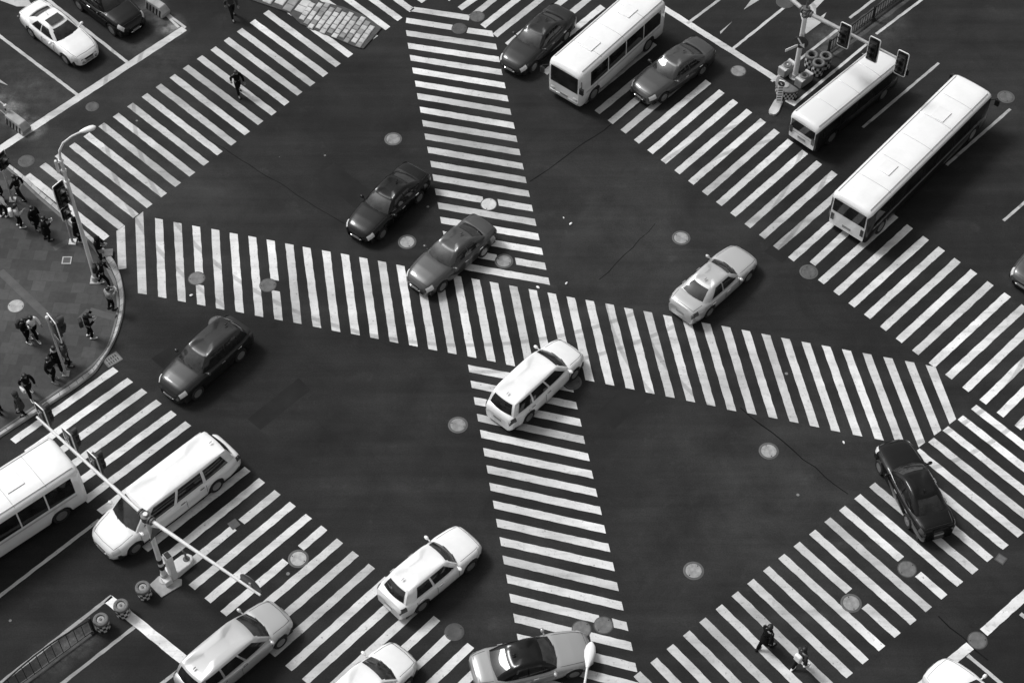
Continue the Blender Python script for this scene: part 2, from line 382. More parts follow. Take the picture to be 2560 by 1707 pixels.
zebra('zebra_crossing', 'Ht', 'Hb', range(2, 40), .44, gaps={4: [(480, 681), (491, 710)], 8: [(677, 698), (688, 724)]},
      custom=[[(291, 578), (312, 563), (316, 671), (295, 674)], [(338, 545), (358, 529), (367, 736), (345, 733)],
              [(2208, 892), (2231, 896), (2313, 1105.5), (2296.5, 1118)], [(2262, 902), (2285, 906), (2353, 1075.5), (2335.5, 1088.5)],
              [(2314, 912), (2339, 917.5), (2390.5, 1047.5), (2374, 1060)]])
zebra('zebra_crossing', 'Vl', 'Vr', range(2, 20), .46, gaps={14: [(1206, 493), (1243, 501)], 18: [(1238, 648), (1284, 656)]},
      custom=[[(1024, 28.5), (1035, 18), (1175, 38.5), (1172, 52)], [(1016, 45), (1131.5, 63), (1128.5, 76), (1014.5, 58)], [(1170.5, 70), (1230.5, 78), (1234.5, 93), (1166.5, 83)]])
zebra('zebra_crossing', 'Wl', 'Wr', range(0, 20), .45, gaps={13: [(1495, 1545), (1528, 1552)], 14: [(1433, 1580), (1469, 1590)]})
zebra('zebra_crossing', 'Nu', 'Nl', range(-9, 17), -.40)
zebra('zebra_crossing', 'Rl', 'Ru', [k for k in range(-14, 29) if k not in (-11, 15)], .39,
      custom=[[(2024, 655), (2038, 665), (2180, 535), (2166, 522)], [(1144.5, 18), (1155, 27), (1200, -4), (1180, -8)]])
zebra('zebra_crossing', 'Su', 'Sl', [k for k in range(0, 26) if k != 22], .39,
      gaps={11: [(596, 1298), (584, 1320)], 14: [(752, 1370), (714, 1402)]}, custom=[[(1114, 1583), (1129.5, 1598), (1004, 1712), (982, 1712)]])
zebra('zebra_crossing', 'Tu', 'Tl', range(0, 24), -.40, gaps={9: [(2252, 1397), (2293, 1436)], 12: [(2122, 1477), (2161, 1514)]})

# stop lines, lane lines and arrows: (photo points, width in m)
lines = MB(); old = MB()
def line(mb, pts, w, z=Z_PAINT):
    for a, b in zip(pts, pts[1:]):
        a, b = G2(*a), G2(*b); t = (b - a).normalized(); n = Vector((-t.y, t.x)) * (w / 2)
        stripe(mb, a - n, a + n, b + n, b - n, z)
line(lines, [(461, 72), (-60, 412)], .42)                                  # stop line, upper left arm
for a, b, w in (((112, -6), (318, 156), .17), ((-20, 76), (197, 240), .17), ((398, 22), (447, 69), .13), ((408, 28), (464, 70), .15)): line(lines, [a, b], w, .0065)
line(lines, [(1655, 18), (1944, 200)], .36)                                # stop line, upper right arm
for a, b in (((1718, 60), (1806, -6)), ((1822, 131), (1992, -6)), ((1929, 204), (2110, 62)), ((2124, 46), (2192, -6)), ((1988, 259), (2173, 106)), ((2190, 86), (2312, -6))):
    line(lines, [a, b], .15, .0065)
line(lines, [(1967, 249), (1990, 262)], .32)
for a, b in (((2157, 319), (2347, 158)), ((2366, 413), (2526, 273)), ((2509, 552), (2640, 438))): line(old, [a, b], .15)
line(lines, [(270, 1496), (540, 1714)], .42)                               # stop line, lower left arm
for a, b in (((-6, 1712), (279, 1489)), ((-6, 1493), (248, 1299)), ((150, 1712), (336, 1566)), ((398, 1712), (458, 1666))): line(old, [a, b], .16)
line(lines, [(2570, 1480), (2459, 1580)], .40); line(lines, [(2425, 1613), (2300, 1718)], .40)   # stop line, lower right arm
for a, b in (((2419, 1637), (2510, 1714)), ((2551, 1533), (2600, 1572))): line(lines, [a, b], .16, .0065)
for poly in ([(2000, 34), (2034, 5), (2052, -12), (2072, -12), (2040, 22), (2040, 50), (2066, 32), (2054, 56), (2014, 86)],
             [(1859, 25), (1884, -8), (1912, -8)], [(1800, 80), (1831, 54), (1801, 86)],
             [(-10, -6), (68, -6), (82, 17), (42, 17), (-10, -2)], [(-6, 195), (20, 214), (-6, 205)]):
    lines.sheet([G2(*p) for p in poly], Z_PAINT)
painted('road_marking', lines, M['paint']); painted('road_marking', old, M['paint_old'])

# long surfacing joints and a few repair patches
sj = MB()
for a, b, w in (((1325, 455), (1640, 232), .05), ((1850, 1020), (2120, 1235), .05), ((2345, 1540), (2470, 1650), .06), (( 380, 260), (860, 560), .035), ((1500, 700), (1640, 560), .035)):
    a, b = G2(*a), G2(*b); t = (b - a).normalized(); n = Vector((-t.y, t.x)); k_ = max(2, int((b - a).length / .6)); pts = [a.lerp(b, i / k_) + n * random.uniform(-.05, .05) for i in range(k_ + 1)]
    sj.add([(*(p + n * s * w * random.uniform(.3, .6)), .002) for p in pts for s in (-1, 1)], [(2 * i, 2 * i + 1, 2 * i + 3, 2 * i + 2) for i in range(k_)])
struct('road_seam', sj, mat('bitumen_seam', .008, .9, spec=.05, noise=(2, .7, 1.4)))
rp = MB()
for px, py, a, b, ang in ((1560, 1010, 2.6, 1.2, 46), (870, 470, 1.2, 3.4, 46), (1960, 620, 1.6, 1.1, 46), (700, 1010, 3.0, .9, 46), (430, 640 + 250, 1.4, 1.0, 44)):
    c = G2(px, py); u_ = Vector((math.cos(R(ang)), math.sin(R(ang)))); n_ = Vector((-u_.y, u_.x)); rp.sheet([c + u_ * (sx * a / 2 + random.uniform(-.06, .06)) + n_ * (sy * b / 2 + random.uniform(-.06, .06)) for sx, sy in ((-1, -1), (1, -1), (1, 1), (-1, 1))], .0015)
struct('road_patch', rp, mat('patched_asphalt', .0175, .85, spec=.14, noise=(.6, .7, 1.3)))

# ------------------------------------------------------------------ pavement corner with its kerb
outer = [(-160, 300), (-40, 379), (11, 405), (60, 441), (104, 482), (137, 510), (208, 575), (248, 611), (277, 641), (294, 668), (305, 700), (311, 743), (309, 780), (301, 816), (290, 846), (275, 876), (256, 906), (238, 932), (212, 953), (178, 978), (118, 1017), (22, 1080), (-90, 1154), (-230, 1245)]
inner = [(-166, 318), (-50, 390), (8, 416), (52, 455), (93, 494), (122, 519), (176, 566), (228, 617), (254, 652), (272, 685), (285, 715), (292, 756), (290, 785), (283, 817), (271, 856), (258, 880), (243, 897), (226, 914), (200, 934), (168, 957), (114, 994), (10, 1066), (-100, 1140), (-240, 1230)]
KH = .13
def smooth_line(pts, n=4):
    out = []
    for i in range(len(pts) - 1):
        p0, p1, p2, p3 = [Vector(pts[max(0, min(len(pts) - 1, i + d))]) for d in (-1, 0, 1, 2)]
        for k in range(n):
            t = k / n; out.append(.5 * ((2 * p1) + (p2 - p0) * t + (2 * p0 - 5 * p1 + 4 * p2 - p3) * t * t + (3 * p1 - p0 - 3 * p2 + p3) * t ** 3))
    out.append(Vector(pts[-1])); return out
Og = [Vector(G(p.x, p.y)).xy for p in smooth_line(outer)]; Ig = [Vector(G(p.x, p.y, KH)).xy for p in smooth_line(inner)]
kb = MB(); rings = []
for o, i in zip(Og, Ig):
    d = (i - o).normalized()
    rings.append([(o.x, o.y, 0), (o.x + d.x * .01, o.y + d.y * .01, KH * .75), (o.x + d.x * .04, o.y + d.y * .04, KH), *[((lerp(o, i, t)).x, (lerp(o, i, t)).y, KH) for t in (.58,)]])
kb.loft(rings, caps=False, closed=False); struct('kerb', kb, M['kerb'], smooth=40)
kj = MB()
for q in range(2, len(Og) - 1, 2):
    o, i = Og[q], Ig[q]; t_ = (Og[q + 1] - Og[q - 1]).normalized(); w_ = t_ * .010; a_, b_ = lerp(o, i, .06), lerp(o, i, .57)
    kj.add([(*(a_ - w_), KH + .002), (*(a_ + w_), KH + .002), (*(b_ + w_), KH + .002), (*(b_ - w_), KH + .002)], [(0, 1, 2, 3)])
struct('kerb_joint', kj, M['joint'])
kg = MB(); kg.loft([[(*lerp(o, i, .58), KH - .012), (*lerp(o, i, .68), KH - .012)] for o, i in zip(Og, Ig)], caps=False, closed=False)
struct('kerb_joint', kg, M['joint'])
ke = MB(); ke.loft([[(*lerp(o, i, .68), KH - .012), (*lerp(o, i, .68), KH + .004), (*i, KH + .004)] for o, i in zip(Og, Ig)], caps=False, closed=False)
struct('kerb_edging', ke, M['kerb_groove'])
pv = MB(); far = [(-320, 1230), (-420, 700), (-300, 320)]
pv.sheet([tuple(p) for p in Ig] + [tuple(G(*q).xy) for q in far], KH)
struct('pavement', pv, M['slab'])
# paler guiding strips of ribbed slabs
gs = MB()
for pts, w in (([(0, 678), (60, 735), (118, 790), (150, 825)], .38), ([(200, 800), (224, 776), (290, 795)], .34), ([(135, 622), (172, 603)], .3)):
    for a, b in zip(pts, pts[1:]):
        a, b = G(*a, KH).xy, G(*b, KH).xy; t = (b - a).normalized(); n = Vector((-t.y, t.x)) * w / 2
        gs.sheet([a - n, b - n, b + n, a + n], KH + .004)
struct('guiding_strip', gs, mat('guiding_slab', .075, .8, noise=(2, .8, 1.2)))

# dusty concrete strips under the median railings
ms_ = MB()
for a, b, w in (((2052, 128), (2260, -28), .42), ((2078, 142), (2300, -22), .22), ((236, 1576), (0, 1752), .28)):
    a, b = G2(*a), G2(*b); t = (b - a).normalized(); n = Vector((-t.y, t.x)); k_ = int((b - a).length / .35)
    ms_.add([(*(a.lerp(b, i / k_) + n * s * w * random.uniform(.35, .6)), .003) for i in range(k_ + 1) for s in (-1, 1)], [(2 * i, 2 * i + 1, 2 * i + 3, 2 * i + 2) for i in range(k_)])
struct('median_strip', ms_, mat('dusty_concrete', .085, .9, spec=.1, noise=(1.3, .45, 1.5)))

# paved refuge on the upper crossing: puffy pale setts in rows between dark joints
isl = [(598, -8), (722, 34), (752, 62), (890, 120), (909, 124), (955, 72), (908, 40), (860, 20), (800, 6), (770, -8)]
ib = MB(); ib.prism([tuple(G(*p).xy) for p in isl], 0, .07); struct('refuge_base', ib, M['joint'], bevel=.02)
def inside(p, poly):
    c = False; n = len(poly)
    for i in range(n):
        a, b = poly[i], poly[i - 1]
        if (a[1] > p[1]) != (b[1] > p[1]) and p[0] < (b[0] - a[0]) * (p[1] - a[1]) / (b[1] - a[1]) + a[0]: c = not c
    return c
poly = [tuple(G(*p, .07).xy) for p in isl]
o = G(640, 0, .07).xy; u = (G(930, 112, .07).xy - o).normalized(); v = (G(757, 60, .07).xy - G(796, 8, .07).xy).normalized()
sb = MB()
def sett(p, a, b, hh):
    vs = []
    for s, z in ((1, 0), (1, hh * .6), (.8, hh)):
        for sx, sy in ((-1, -1), (1, -1), (1, 1), (-1, 1)):
            q = p + u * (sx * a / 2 * s) + v * (sy * b / 2 * s); vs.append((q.x, q.y, .07 + z))
    fs = [(8, 9, 10, 11)]
    for i in range(2):
        for j in range(4): fs.append((i * 4 + j, i * 4 + (j + 1) % 4, i * 4 + 4 + (j + 1) % 4, i * 4 + 4 + j))
    sb.add(vs, fs)
for big in (0, 1):
    a, b = ((.36, .34), (.62, .50))[big]
    for i in range(-10, 30):
        for j in range(-12, 14):
            p = o + u * (i * a) + v * (j * b + (i % 2) * b * .45)
            lim = 2.6
            if (((p - o).dot(u) - .0) > lim) == bool(big): continue
            if not all(inside(p + u * sx * a * .36 + v * sy * b * .36, poly) for sx in (-1, 1) for sy in (-1, 1)): continue
            sb.slot(random.choice((0, 0, 1)))
            sett(p, a * random.uniform(.74, .86), b * random.uniform(.88, .98), random.uniform(.03, .06))
so = struct('refuge_paving', sb, [M['paver_light'], mat('dull_paver', .26, .85, noise=(1.2, .6, 1.2), bump=.2)])

# ------------------------------------------------------------------ manhole covers, gullies
def manhole(px, py, label, lidm='lid', ring=True, r=.33, z=0.0):
    t = thing('manhole_cover', label, 'manhole cover', G(px, py, z), random.uniform(0, 6.28), 'manhole covers in the road' if z == 0 else 'covers in the pavement')
    a = MB()
    prof = [(0.02, .012), (.25, .016), (.55, .012), (.6, .017), (.9, .014), (1, .010), (1, .006)]
    a.lathe([(r * q, h) for q, h in prof], 32)
    for k in range(2):
        ang = 3.14 * k + .4; a.slot(1).lathe([(.028, .0165), (.028, .0185)], 8, (r * .85 * math.cos(ang), r * .85 * math.sin(ang), 0))
    a.slot(0)
    obj('lid', a, [M[lidm], M['black_flat']], t)
    if ring:
        b = MB(); b.lathe([(r * 1.03, .006), (r * 1.03, .011), (r * 1.27, .009), (r * 1.30, .005)], 32, caps=False); obj('frame', b, M['ring'], t)
    else:
        b = MB(); b.lathe([(r * 1.01, .005), (r * 1.01, .010), (r * 1.10, .008), (r * 1.12, .005)], 32, caps=False); obj('frame', b, M['lid_dark'], t)
    return t
for px, py, lab, lm, rg in (
    (983, 348, 'ringed iron cover on open asphalt left of the upper crossing', 'lid', 1),
    (1018, 605, 'ringed grey cover in the dark wedge left of where the long crossings meet', 'lid', 1),
    (1222, 511, 'brightest pale cover set into a broken stripe of the upper crossing', 'lid_bright', 0),
    (1260, 653, 'ringed cover in the gap of a stripe just above the long crossing', 'lid', 1),
    (1703, 595, 'ringed grey cover alone in the right upper wedge of asphalt', 'lid', 1),
    (2022, 680, 'grey ringed cover at the end of a stripe below the white bus', 'lid_mid', 1),
    (1145, 1062, 'ringed pale cover left of the white car over the lower crossing', 'lid', 1),
    (1922, 1127, 'ringed pale cover under the right part of the long crossing', 'lid', 1),
    (1734, 1426, 'ringed pale cover alone on the asphalt right of the lower crossing', 'lid', 1),
    (746, 1396, 'ringed pale cover between stripe halves of the lower left crossing', 'lid', 1),
    (2515, 243, 'ringed grey cover near the right edge above the bus', 'lid_mid', 1),
    (1846, 178, 'pale cover touching the stop line of the upper right arm', 'lid', 0),
    (1430, 955, 'ringed cover half hidden by the white car at the middle', 'lid_mid', 1),
    (1193, 42, 'dull cover at the end of the topmost long stripe', 'lid_mid', 0),
    (1148, 72, 'very dark cover between two halves of a top stripe', 'lid_dark', 0),
    (492, 696, 'dull grey cover interrupting a left stripe of the long crossing', 'lid_mid', 0),
    (670, 713, 'darker grey cover touching two left stripes of the long crossing', 'lid_mid', 0),
    (543, 807, 'dull grey cover on asphalt below the left end of the long crossing', 'lid_mid', 0),
    (1136, 1579, 'very dark cover at the end of a short stripe near the lower edge', 'lid_dark', 0),
    (1454, 1572, 'left one of two grey covers side by side above the street lamp', 'lid_mid', 0),
    (1509, 1562, 'right one of two grey covers side by side above the street lamp', 'lid_mid', 0),
    (2268, 1422, 'dull cover splitting a stripe below the turning black car', 'lid_mid', 0),
    (2128, 1507, 'ringed pale cover splitting a stripe of the lower right crossing', 'lid', 1),
    (2444, 1600, 'dull cover in the break of the lower right stop line', 'lid_mid', 0),
    (66, 403, 'worn dark cover by the kerb behind the tall street lamp', 'lid_dark', 0),
    (1963, 6, 'dark cover in the lane left of the big white arrow', 'lid_dark', 0),
    (231, 267, 'small black cover below the upper left stop line', 'lid_dark', 0)):
    manhole(px, py, lab, lm, bool(rg), .30 if (px, py) == (231, 267) else .43 if (px, py) == (1963, 6) else .335 if rg else .36)
manhole(40, 765, 'pale round cover in the pavement slabs near the left edge', 'lid', False, .36, KH)
def plate(px, py, sx, sy, rz, label, lidm, z, holes=False, rim='edge', name='access_cover', cat='access cover'):
    t = thing(name, label, cat, G(px, py, z), rz)
    a = MB(); a.box((0, 0, .008), (sx, sy, .012))
    if holes:
        for i in range(5):
            for j in (-1, 1): a.slot(1).box(((i - 2) * sx * .17, j * sy * .22, .0155), (sx * .07, sy * .30, .004))
        a.slot(0)
    obj('lid', a, [M[lidm], M['black_flat']], t, smooth=0)
    b = MB()
    for s in (-1, 1):
        b.box((s * (sx / 2 + .025), 0, .009), (.05, sy + .1, .016)); b.box((0, s * (sy / 2 + .025), .0085), (sx, .05, .015))
    obj('frame', b, M[rim], t, smooth=0)
    return t
plate(167, 651, .34, .34, .0, 'square cover with a pale frame in the pavement', 'lid_dark', KH + .001, rim='pole_grey')
plate(269, 632, .38, .34, .1, 'small square cover in the kerb beside the waiting people', 'kerb_groove', KH + .006, rim='lid_mid')
plate(281, 899, .66, .48, R(40), 'slotted iron gully grate in the gutter by the kerb', 'lid_mid', .001, True, 'lid_mid', 'gully_grate', 'drain grate')
plate(585, 1310, .30, .30, R(40), 'small dark square cover breaking a stripe behind the mast', 'lid_dark', .004, rim='lid_dark')
plate(2502, 1397, .32, .30, R(-40), 'small square cover past the stripes near the right edge', 'lid_mid', .001, rim='lid_dark')

# ------------------------------------------------------------------ signal heads and masts
def signal_head(label, loc, rz, scale=1.0, lamps=3, name='traffic_signal', group='overhead signal heads'):
    """faces local -Y; origin at its middle"""
    t = thing(name, label, 'traffic light', loc, rz, group)
    w, hh = .70 * scale, (1.85 if lamps == 3 else 1.25) * scale
    def rr(w, hh, r, y, n=4):
        pts = []
        for cx, cz, a0 in ((w / 2 - r, hh / 2 - r, 0), (-w / 2 + r, hh / 2 - r, 90), (-w / 2 + r, -hh / 2 + r, 180), (w / 2 - r, -hh / 2 + r, 270)):
            for k in range(n + 1): a = R(a0 + 90 * k / n); pts.append((cx + r * math.cos(a), y, cz + r * math.sin(a)))
        return pts
    a = MB(); a.loft([rr(w, hh, .07, .0), rr(w, hh, .07, .03)]); obj('back_plate', a, M['signal'], t)
    e = MB(); e.loft([rr(w, hh, .07, -.006), rr(w + .07, hh + .07, .1, -.006), rr(w + .07, hh + .07, .1, .036), rr(w, hh, .07, .036)], caps=False); obj('plate_edge', e, M['edge'], t)
    bw, bh = .50 * scale, (1.40 if lamps == 3 else .92) * scale
    b = MB(); b.loft([rr(bw, bh, .05, .0), rr(bw, bh, .05, -.16), rr(bw - .04, bh - .04, .04, -.18)]); obj('housing', b, M['signal'], t)
    c = MB(); c.box((0, .055, 0), (.30 * scale, .05, bh * .8)); obj('rear_cover', c, M['signal_back'], t)
    for k in range(lamps):
        z = (k - (lamps - 1) / 2) * .45 * scale; r = .20 * scale
        l = MB(); l.lathe([(.01, .0), (r * .6, -.015), (r, -.03)], 20); l.xform(Matrix.Translation((0, -.21, z)) @ Matrix.Rotation(R(90), 4, 'X')); obj('lens', l, M['lens'], t)
        vz = MB(); n = 14
        outer_ = []; 
        for y, ry in ((-.18, r * 1.1), (-.18 - .30 * scale, r * 1.14)):
            outer_.append([(ry * math.cos(R(-25 + 230 * i / n)), y if y > -.2 else y + (.16 * scale * (1 - math.sin(max(0, min(math.pi, R(-25 + 230 * i / n)))))), z + ry * math.sin(R(-25 + 230 * i / n))) for i in range(n + 1)])
        inn = [[(p[0] * .93, p[1] + (.002 if i else 0), z + (p[2] - z) * .93) for p in ring_] for i, ring_ in enumerate(outer_)]
        vz.loft([outer_[0], outer_[1], inn[1], inn[0]], caps=False, closed=False); obj('visor', vz, M['signal'], t)
    br = MB(); br.tube([(0, .03, .45 * scale), (0, .16, .45 * scale)], .03, 8); br.tube([(0, .03, -.45 * scale), (0, .16, -.45 * scale)], .03, 8); obj('bracket', br, M['pole_grey'], t)
    return t

def clamp(mb, p, q, r, n=12):
    mb.tube([p, q], r, n)
# --- mast of the upper right arm
bC = G(1987, 192); hC = height_at(bC, (2018, 30)); topC = Vector((bC.x, bC.y, hC))
mast = thing('signal_mast', 'white mast over the tyre barrels with a signal arm to the right', 'signal mast', bC)
inv = -bC
p = MB(); p.tube([(0, 0, 0), (0, 0, hC + .25)], [.135, .115], 16); obj('pole', p, M['pole'], mast)
p = MB(); p.tube([(0, 0, hC + .2), (0, 0, hC + 2.2)], [.045, .035], 10); obj('top_rod', p, M['signal_back'], mast)
f = MB(); f.lathe([(.30, .0), (.30, .03), (.20, .05), (.17, .22)], 16); obj('base_flange', f, M['pole_grey'], mast)
arm_end = G(2246, 147, hC - .1)
for nm, e, r0, r1 in (('arm', arm_end, .105, .055), ('arm', G(1925, -48, hC), .105, .09)):
    d = e - bC; m_ = MB(); s0 = Vector((0, 0, hC)); dd = (d - s0).normalized()
    m_.tube([s0 + dd * .12, s0 + dd * .9, d], [r0, r0, r1], 14); obj(nm, m_, M['pole_grey'], mast)
cl = MB()
for z in (-.22, 0, .22): cl.lathe([(.17, hC + z - .05), (.19, hC + z - .045), (.19, hC + z + .045), (.17, hC + z + .05)], 14)
for e in (arm_end, G(1925, -48, hC)):
    dd = (e - topC).normalized()
    cl.tube([Vector((0, 0, hC)) + dd * .14, Vector((0, 0, hC)) + dd * .22], .20, 12); cl.tube([Vector((0, 0, hC)) + dd * .27, Vector((0, 0, hC)) + dd * .33], .18, 12)
obj('flange', cl, M['signal_back'], mast)
adir = (arm_end - topC); ang = math.atan2(adir.y, adir.x)
for (px, py), lab in (((2123, 76), 'black signal head nearest the mast on the upper right arm'), ((2187, 120), 'middle black signal head of three on the upper right arm'), ((2248, 165), 'black signal head at the far tip of the upper right arm')):
    P = G(px, py, hC - .1); tt = (P.xy - topC.xy).dot(adir.xy.normalized()); q = topC.xy + adir.xy.normalized() * tt
    off = Vector((math.sin(ang), -math.cos(ang))) * .19
    signal_head(lab, (q.x + off.x, q.y + off.y, hC - .12), ang, .78)
# --- keep-right sign on the same island
def round_sign(name, label, base, h, rz, slots):
    t = thing(name, label, 'road sign', base, rz)
    p = MB(); p.tube([(0, 0, 0), (0, 0, h)], .05, 10); obj('post', p, M['pole'], t)
    d = MB(); d.lathe([(.40, 0), (.42, .01), (.42, .025), (.38, .03)], 28); d.xform(Matrix.Translation((0, -.06, h - .1)) @ Matrix.Rotation(R(90), 4, 'X')); obj('sign_plate', d, M['sign_blue'], t)
    return t
b_ = topC.copy(); zs = hC * .46
bs = G(2001, 98, zs)   # the disc hangs on the mast itself
disc = thing('keep_right_sign', 'dark round sign with a white slanting arrow clamped to the mast', 'road sign', (bC.x, bC.y, zs + .55), R(-14))
d = MB(); d.lathe([(.37, 0), (.39, .008), (.39, .024), (.37, .03)], 30); d.xform(Matrix.Translation((0, -.20, 0)) @ Matrix.Rotation(R(90), 4, 'X')); obj('plate', d, M['sign_blue'], disc)
a = MB(); 
for pts in ([(-.20, .27), (-.13, .30), (.10, -.10), (.03, -.14)], [(-.05, -.16), (.20, -.02), (.22, -.32)]):
    a.add([(x, -.236, z) for x, z in pts], [tuple(range(len(pts)))])
obj('arrow', a, M['edge'], disc, smooth=0)
c = MB(); c.lathe([(.165, -.06), (.175, -.05), (.175, .05), (.165, .06)], 14, caps=False); obj('clamp', c, M['pole_grey'], disc)
sd = thing('side_sign', 'narrow white sign seen edge on clamped left of the round sign', 'road sign', (bC.x, bC.y, zs + .35), R(30))
a = MB(); a.box((-.62, -.10, 0), (.75, .03, .16)); obj('plate', a, M['edge'], sd); a = MB(); a.tube([(-.30, -.05, 0), (0, 0, 0)], .03, 8); obj('bracket', a, M['pole_grey'], sd)

# --- tyre barrels with chequered bands
def barrel(label, px, py, rz, lidded, group, r=.30, h=.80):
    t = thing('tyre_barrel', label, 'barrel', G(px, py), rz, group)
    b = MB(); n = 14; rows = 3
    for i in range(rows):
        z0, z1 = .04 + i * (h - .22) / rows, .04 + (i + 1) * (h - .22) / rows
        for k in range(n):
            a0, a1 = 2 * math.pi * k / n, 2 * math.pi * (k + 1) / n
            b.slot((i + k) % 2)
            bul = r * (1.0 + .012 * (i % 2))
            b.add([(bul * math.cos(a0), bul * math.sin(a0), z0), (bul * math.cos(a1), bul * math.sin(a1), z0), (bul * math.cos(a1), bul * math.sin(a1), z1), (bul * math.cos(a0), bul * math.sin(a0), z1)], [(0, 1, 2, 3)])
    b.slot(0); obj('drum', b, [M['black_flat'], M['white_flat']], t, smooth=0)
    ty = MB(); prof = [(r * .93, h - .20), (r * 1.06, h - .17), (r * 1.10, h - .09), (r * 1.04, h - .015), (r * .88, h + .01), (r * .66, h), (r * .60, h - .05), (r * .60, h - .19)]
    ty.lathe(prof, 28, caps=False); obj('top_tyre', ty, M['barrel'], t)
    i_ = MB()
    if lidded: i_.lathe([(.03, h - .06), (r * .3, h - .03), (r * .55, h - .05), (r * .59, h - .10)], 24)
    else: i_.lathe([(.03, h - .34), (r * .59, h - .30)], 24)
    obj('inner_cap', i_, M['concrete'] if lidded else M['black_flat'], t)
    if lidded:
        k = MB(); k.lathe([(.05, h - .055), (.05, h - .01), (.02, h)], 12); obj('knob', k, M['barrel'], t)
    return t
gb_ = 'chequered tyre barrels on the upper right median'
barrel('chequered tyre barrel at the left of a cluster of three under the signal arm', 2025, 164, .1, 0, gb_)
barrel('chequered tyre barrel nearest the fence in a cluster of three', 2060, 167, .5, 0, gb_)
barrel('chequered tyre barrel in front of the cluster of three', 2042, 184, .3, 0, gb_)
gb2 = 'chequered barrels along the lower left median'
barrel('grey topped chequered barrel closest to the mast foot at lower left', 363, 1487, .2, 1, gb2, .29, .70)
barrel('grey topped chequered barrel standing on the stop line at lower left', 309, 1532, .6, 1, gb2, .29, .70)
barrel('grey topped chequered barrel beside the end of the lower left fence', 259, 1567, .9, 1, gb2, .29, .70)

# --- island end: curved chequered nose, two square blocks, striped marker
ax = G(2060, 150).xy - G(1950, 232).xy; axa = math.atan2(ax.y, ax.x)
def block(label, px, py, hole):
    t = thing('planter_block', label, 'concrete block', G(px, py), axa, 'square blocks on the median nose')
    b = MB(); b.box((0, 0, .24), (.90, .46, .48)); obj('block', b, M['concrete'], t, bevel=.03)
    r_ = MB(); r_.lathe([(.11, .48), (.22, .485), (.22, .53), (.18, .55), (.12, .53), (.10, .50)], 20); obj('ring', r_, M['barrel'], t)
    h_ = MB(); h_.lathe([(.02, .532), (.09 if hole else .04, .532), (.09 if hole else .04, .54)], 12); obj('hole', h_, M['black_flat'] if hole else M['edge'], t)
    e_ = MB()
    for s in (-1, 1): e_.box((s * .375, 0, .486), (.13, .46, .016))
    obj('band', e_, M['paint'], t, smooth=0)
block('pale concrete block with a ring left of the mast foot', 1966, 180, 0); block('pale concrete block with a dark hole right of the mast foot', 2008, 207, 1)
NOSE_ROT = 0
nose = thing('median_nose', 'half round chequered kerb nose behind the striped marker', 'traffic island', G(1968, 229), axa)
b = MB(); n = 20
for i in range(3):
    for k in range(n):
        a0, a1 = R(90 + 180 * k / n), R(90 + 180 * (k + 1) / n); z0, z1 = .02 + i * .15, .02 + (i + 1) * .15
        b.slot((i + k) % 2); c_ = lambda a, z: (.60 * math.cos(a), .62 * math.sin(a), z)
        b.add([c_(a0, z0), c_(a1, z0), c_(a1, z1), c_(a0, z1)], [(0, 1, 2, 3)])
b.slot(0); obj('chequered_side', b, [M['black_flat'], M['white_flat']], nose, smooth=0)
def half(r, z): return [(r * math.cos(R(90 + 180 * k / 20)), r * 1.03 * math.sin(R(90 + 180 * k / 20)), z) for k in range(21)]
b = MB(); b.loft([half(.59, .47), half(.65, .49), half(.65, .58), half(.59, .62), half(.42, .62)]); obj('top', b, M['barrel'], nose)
b = MB(); b.lathe([(.05, .622), (.17, .622), (.20, .65), (.18, .66), (.05, .66)], 20, (-.26, 0, 0)); obj('cap', b, M['concrete'], nose)
mk = thing('striped_marker', 'white marker board with black diagonal bars and a round sign on a pale foot', 'marker post', G(1940, 268), R(-24))
b = MB(); b.loft([[(sx * .5 * w_ , y_, z_) for sx, z_ in ((-1, 0), (-.9, .10), (.9, .10), (1, 0))] for y_, w_ in ((-.62, .18), (-.52, .40), (-.30, .52), (.30, .46), (.42, .40))]); obj('foot', b, M['paver_light'], mk)
b = MB(); b.box((.04, .25, .86), (.30, .06, 1.55)); obj('board', b, M['edge'], mk, bevel=.02)
b = MB()
for k in range(6):
    z = .22 + k * .17; b.add([(-.07, .216, z), (.15, .216, z + .09), (.15, .216, z + .16), (-.07, .216, z + .07)], [(0, 1, 2, 3)])
obj('bars', b, M['black_flat'], mk, smooth=0)
b = MB(); b.lathe([(.16, 0), (.18, .01), (.18, .02)], 20); b.xform(Matrix.Translation((.04, .215, 1.46)) @ Matrix.Rotation(R(90), 4, 'X')); obj('round_sign', b, M['sign_blue'], mk)
b = MB(); b.add([(-.03, .193, 1.50), (.01, .193, 1.54), (.10, .193, 1.42), (.06, .193, 1.38)], [(0, 1, 2, 3)]); obj('arrow', b, M['edge'], mk, smooth=0)

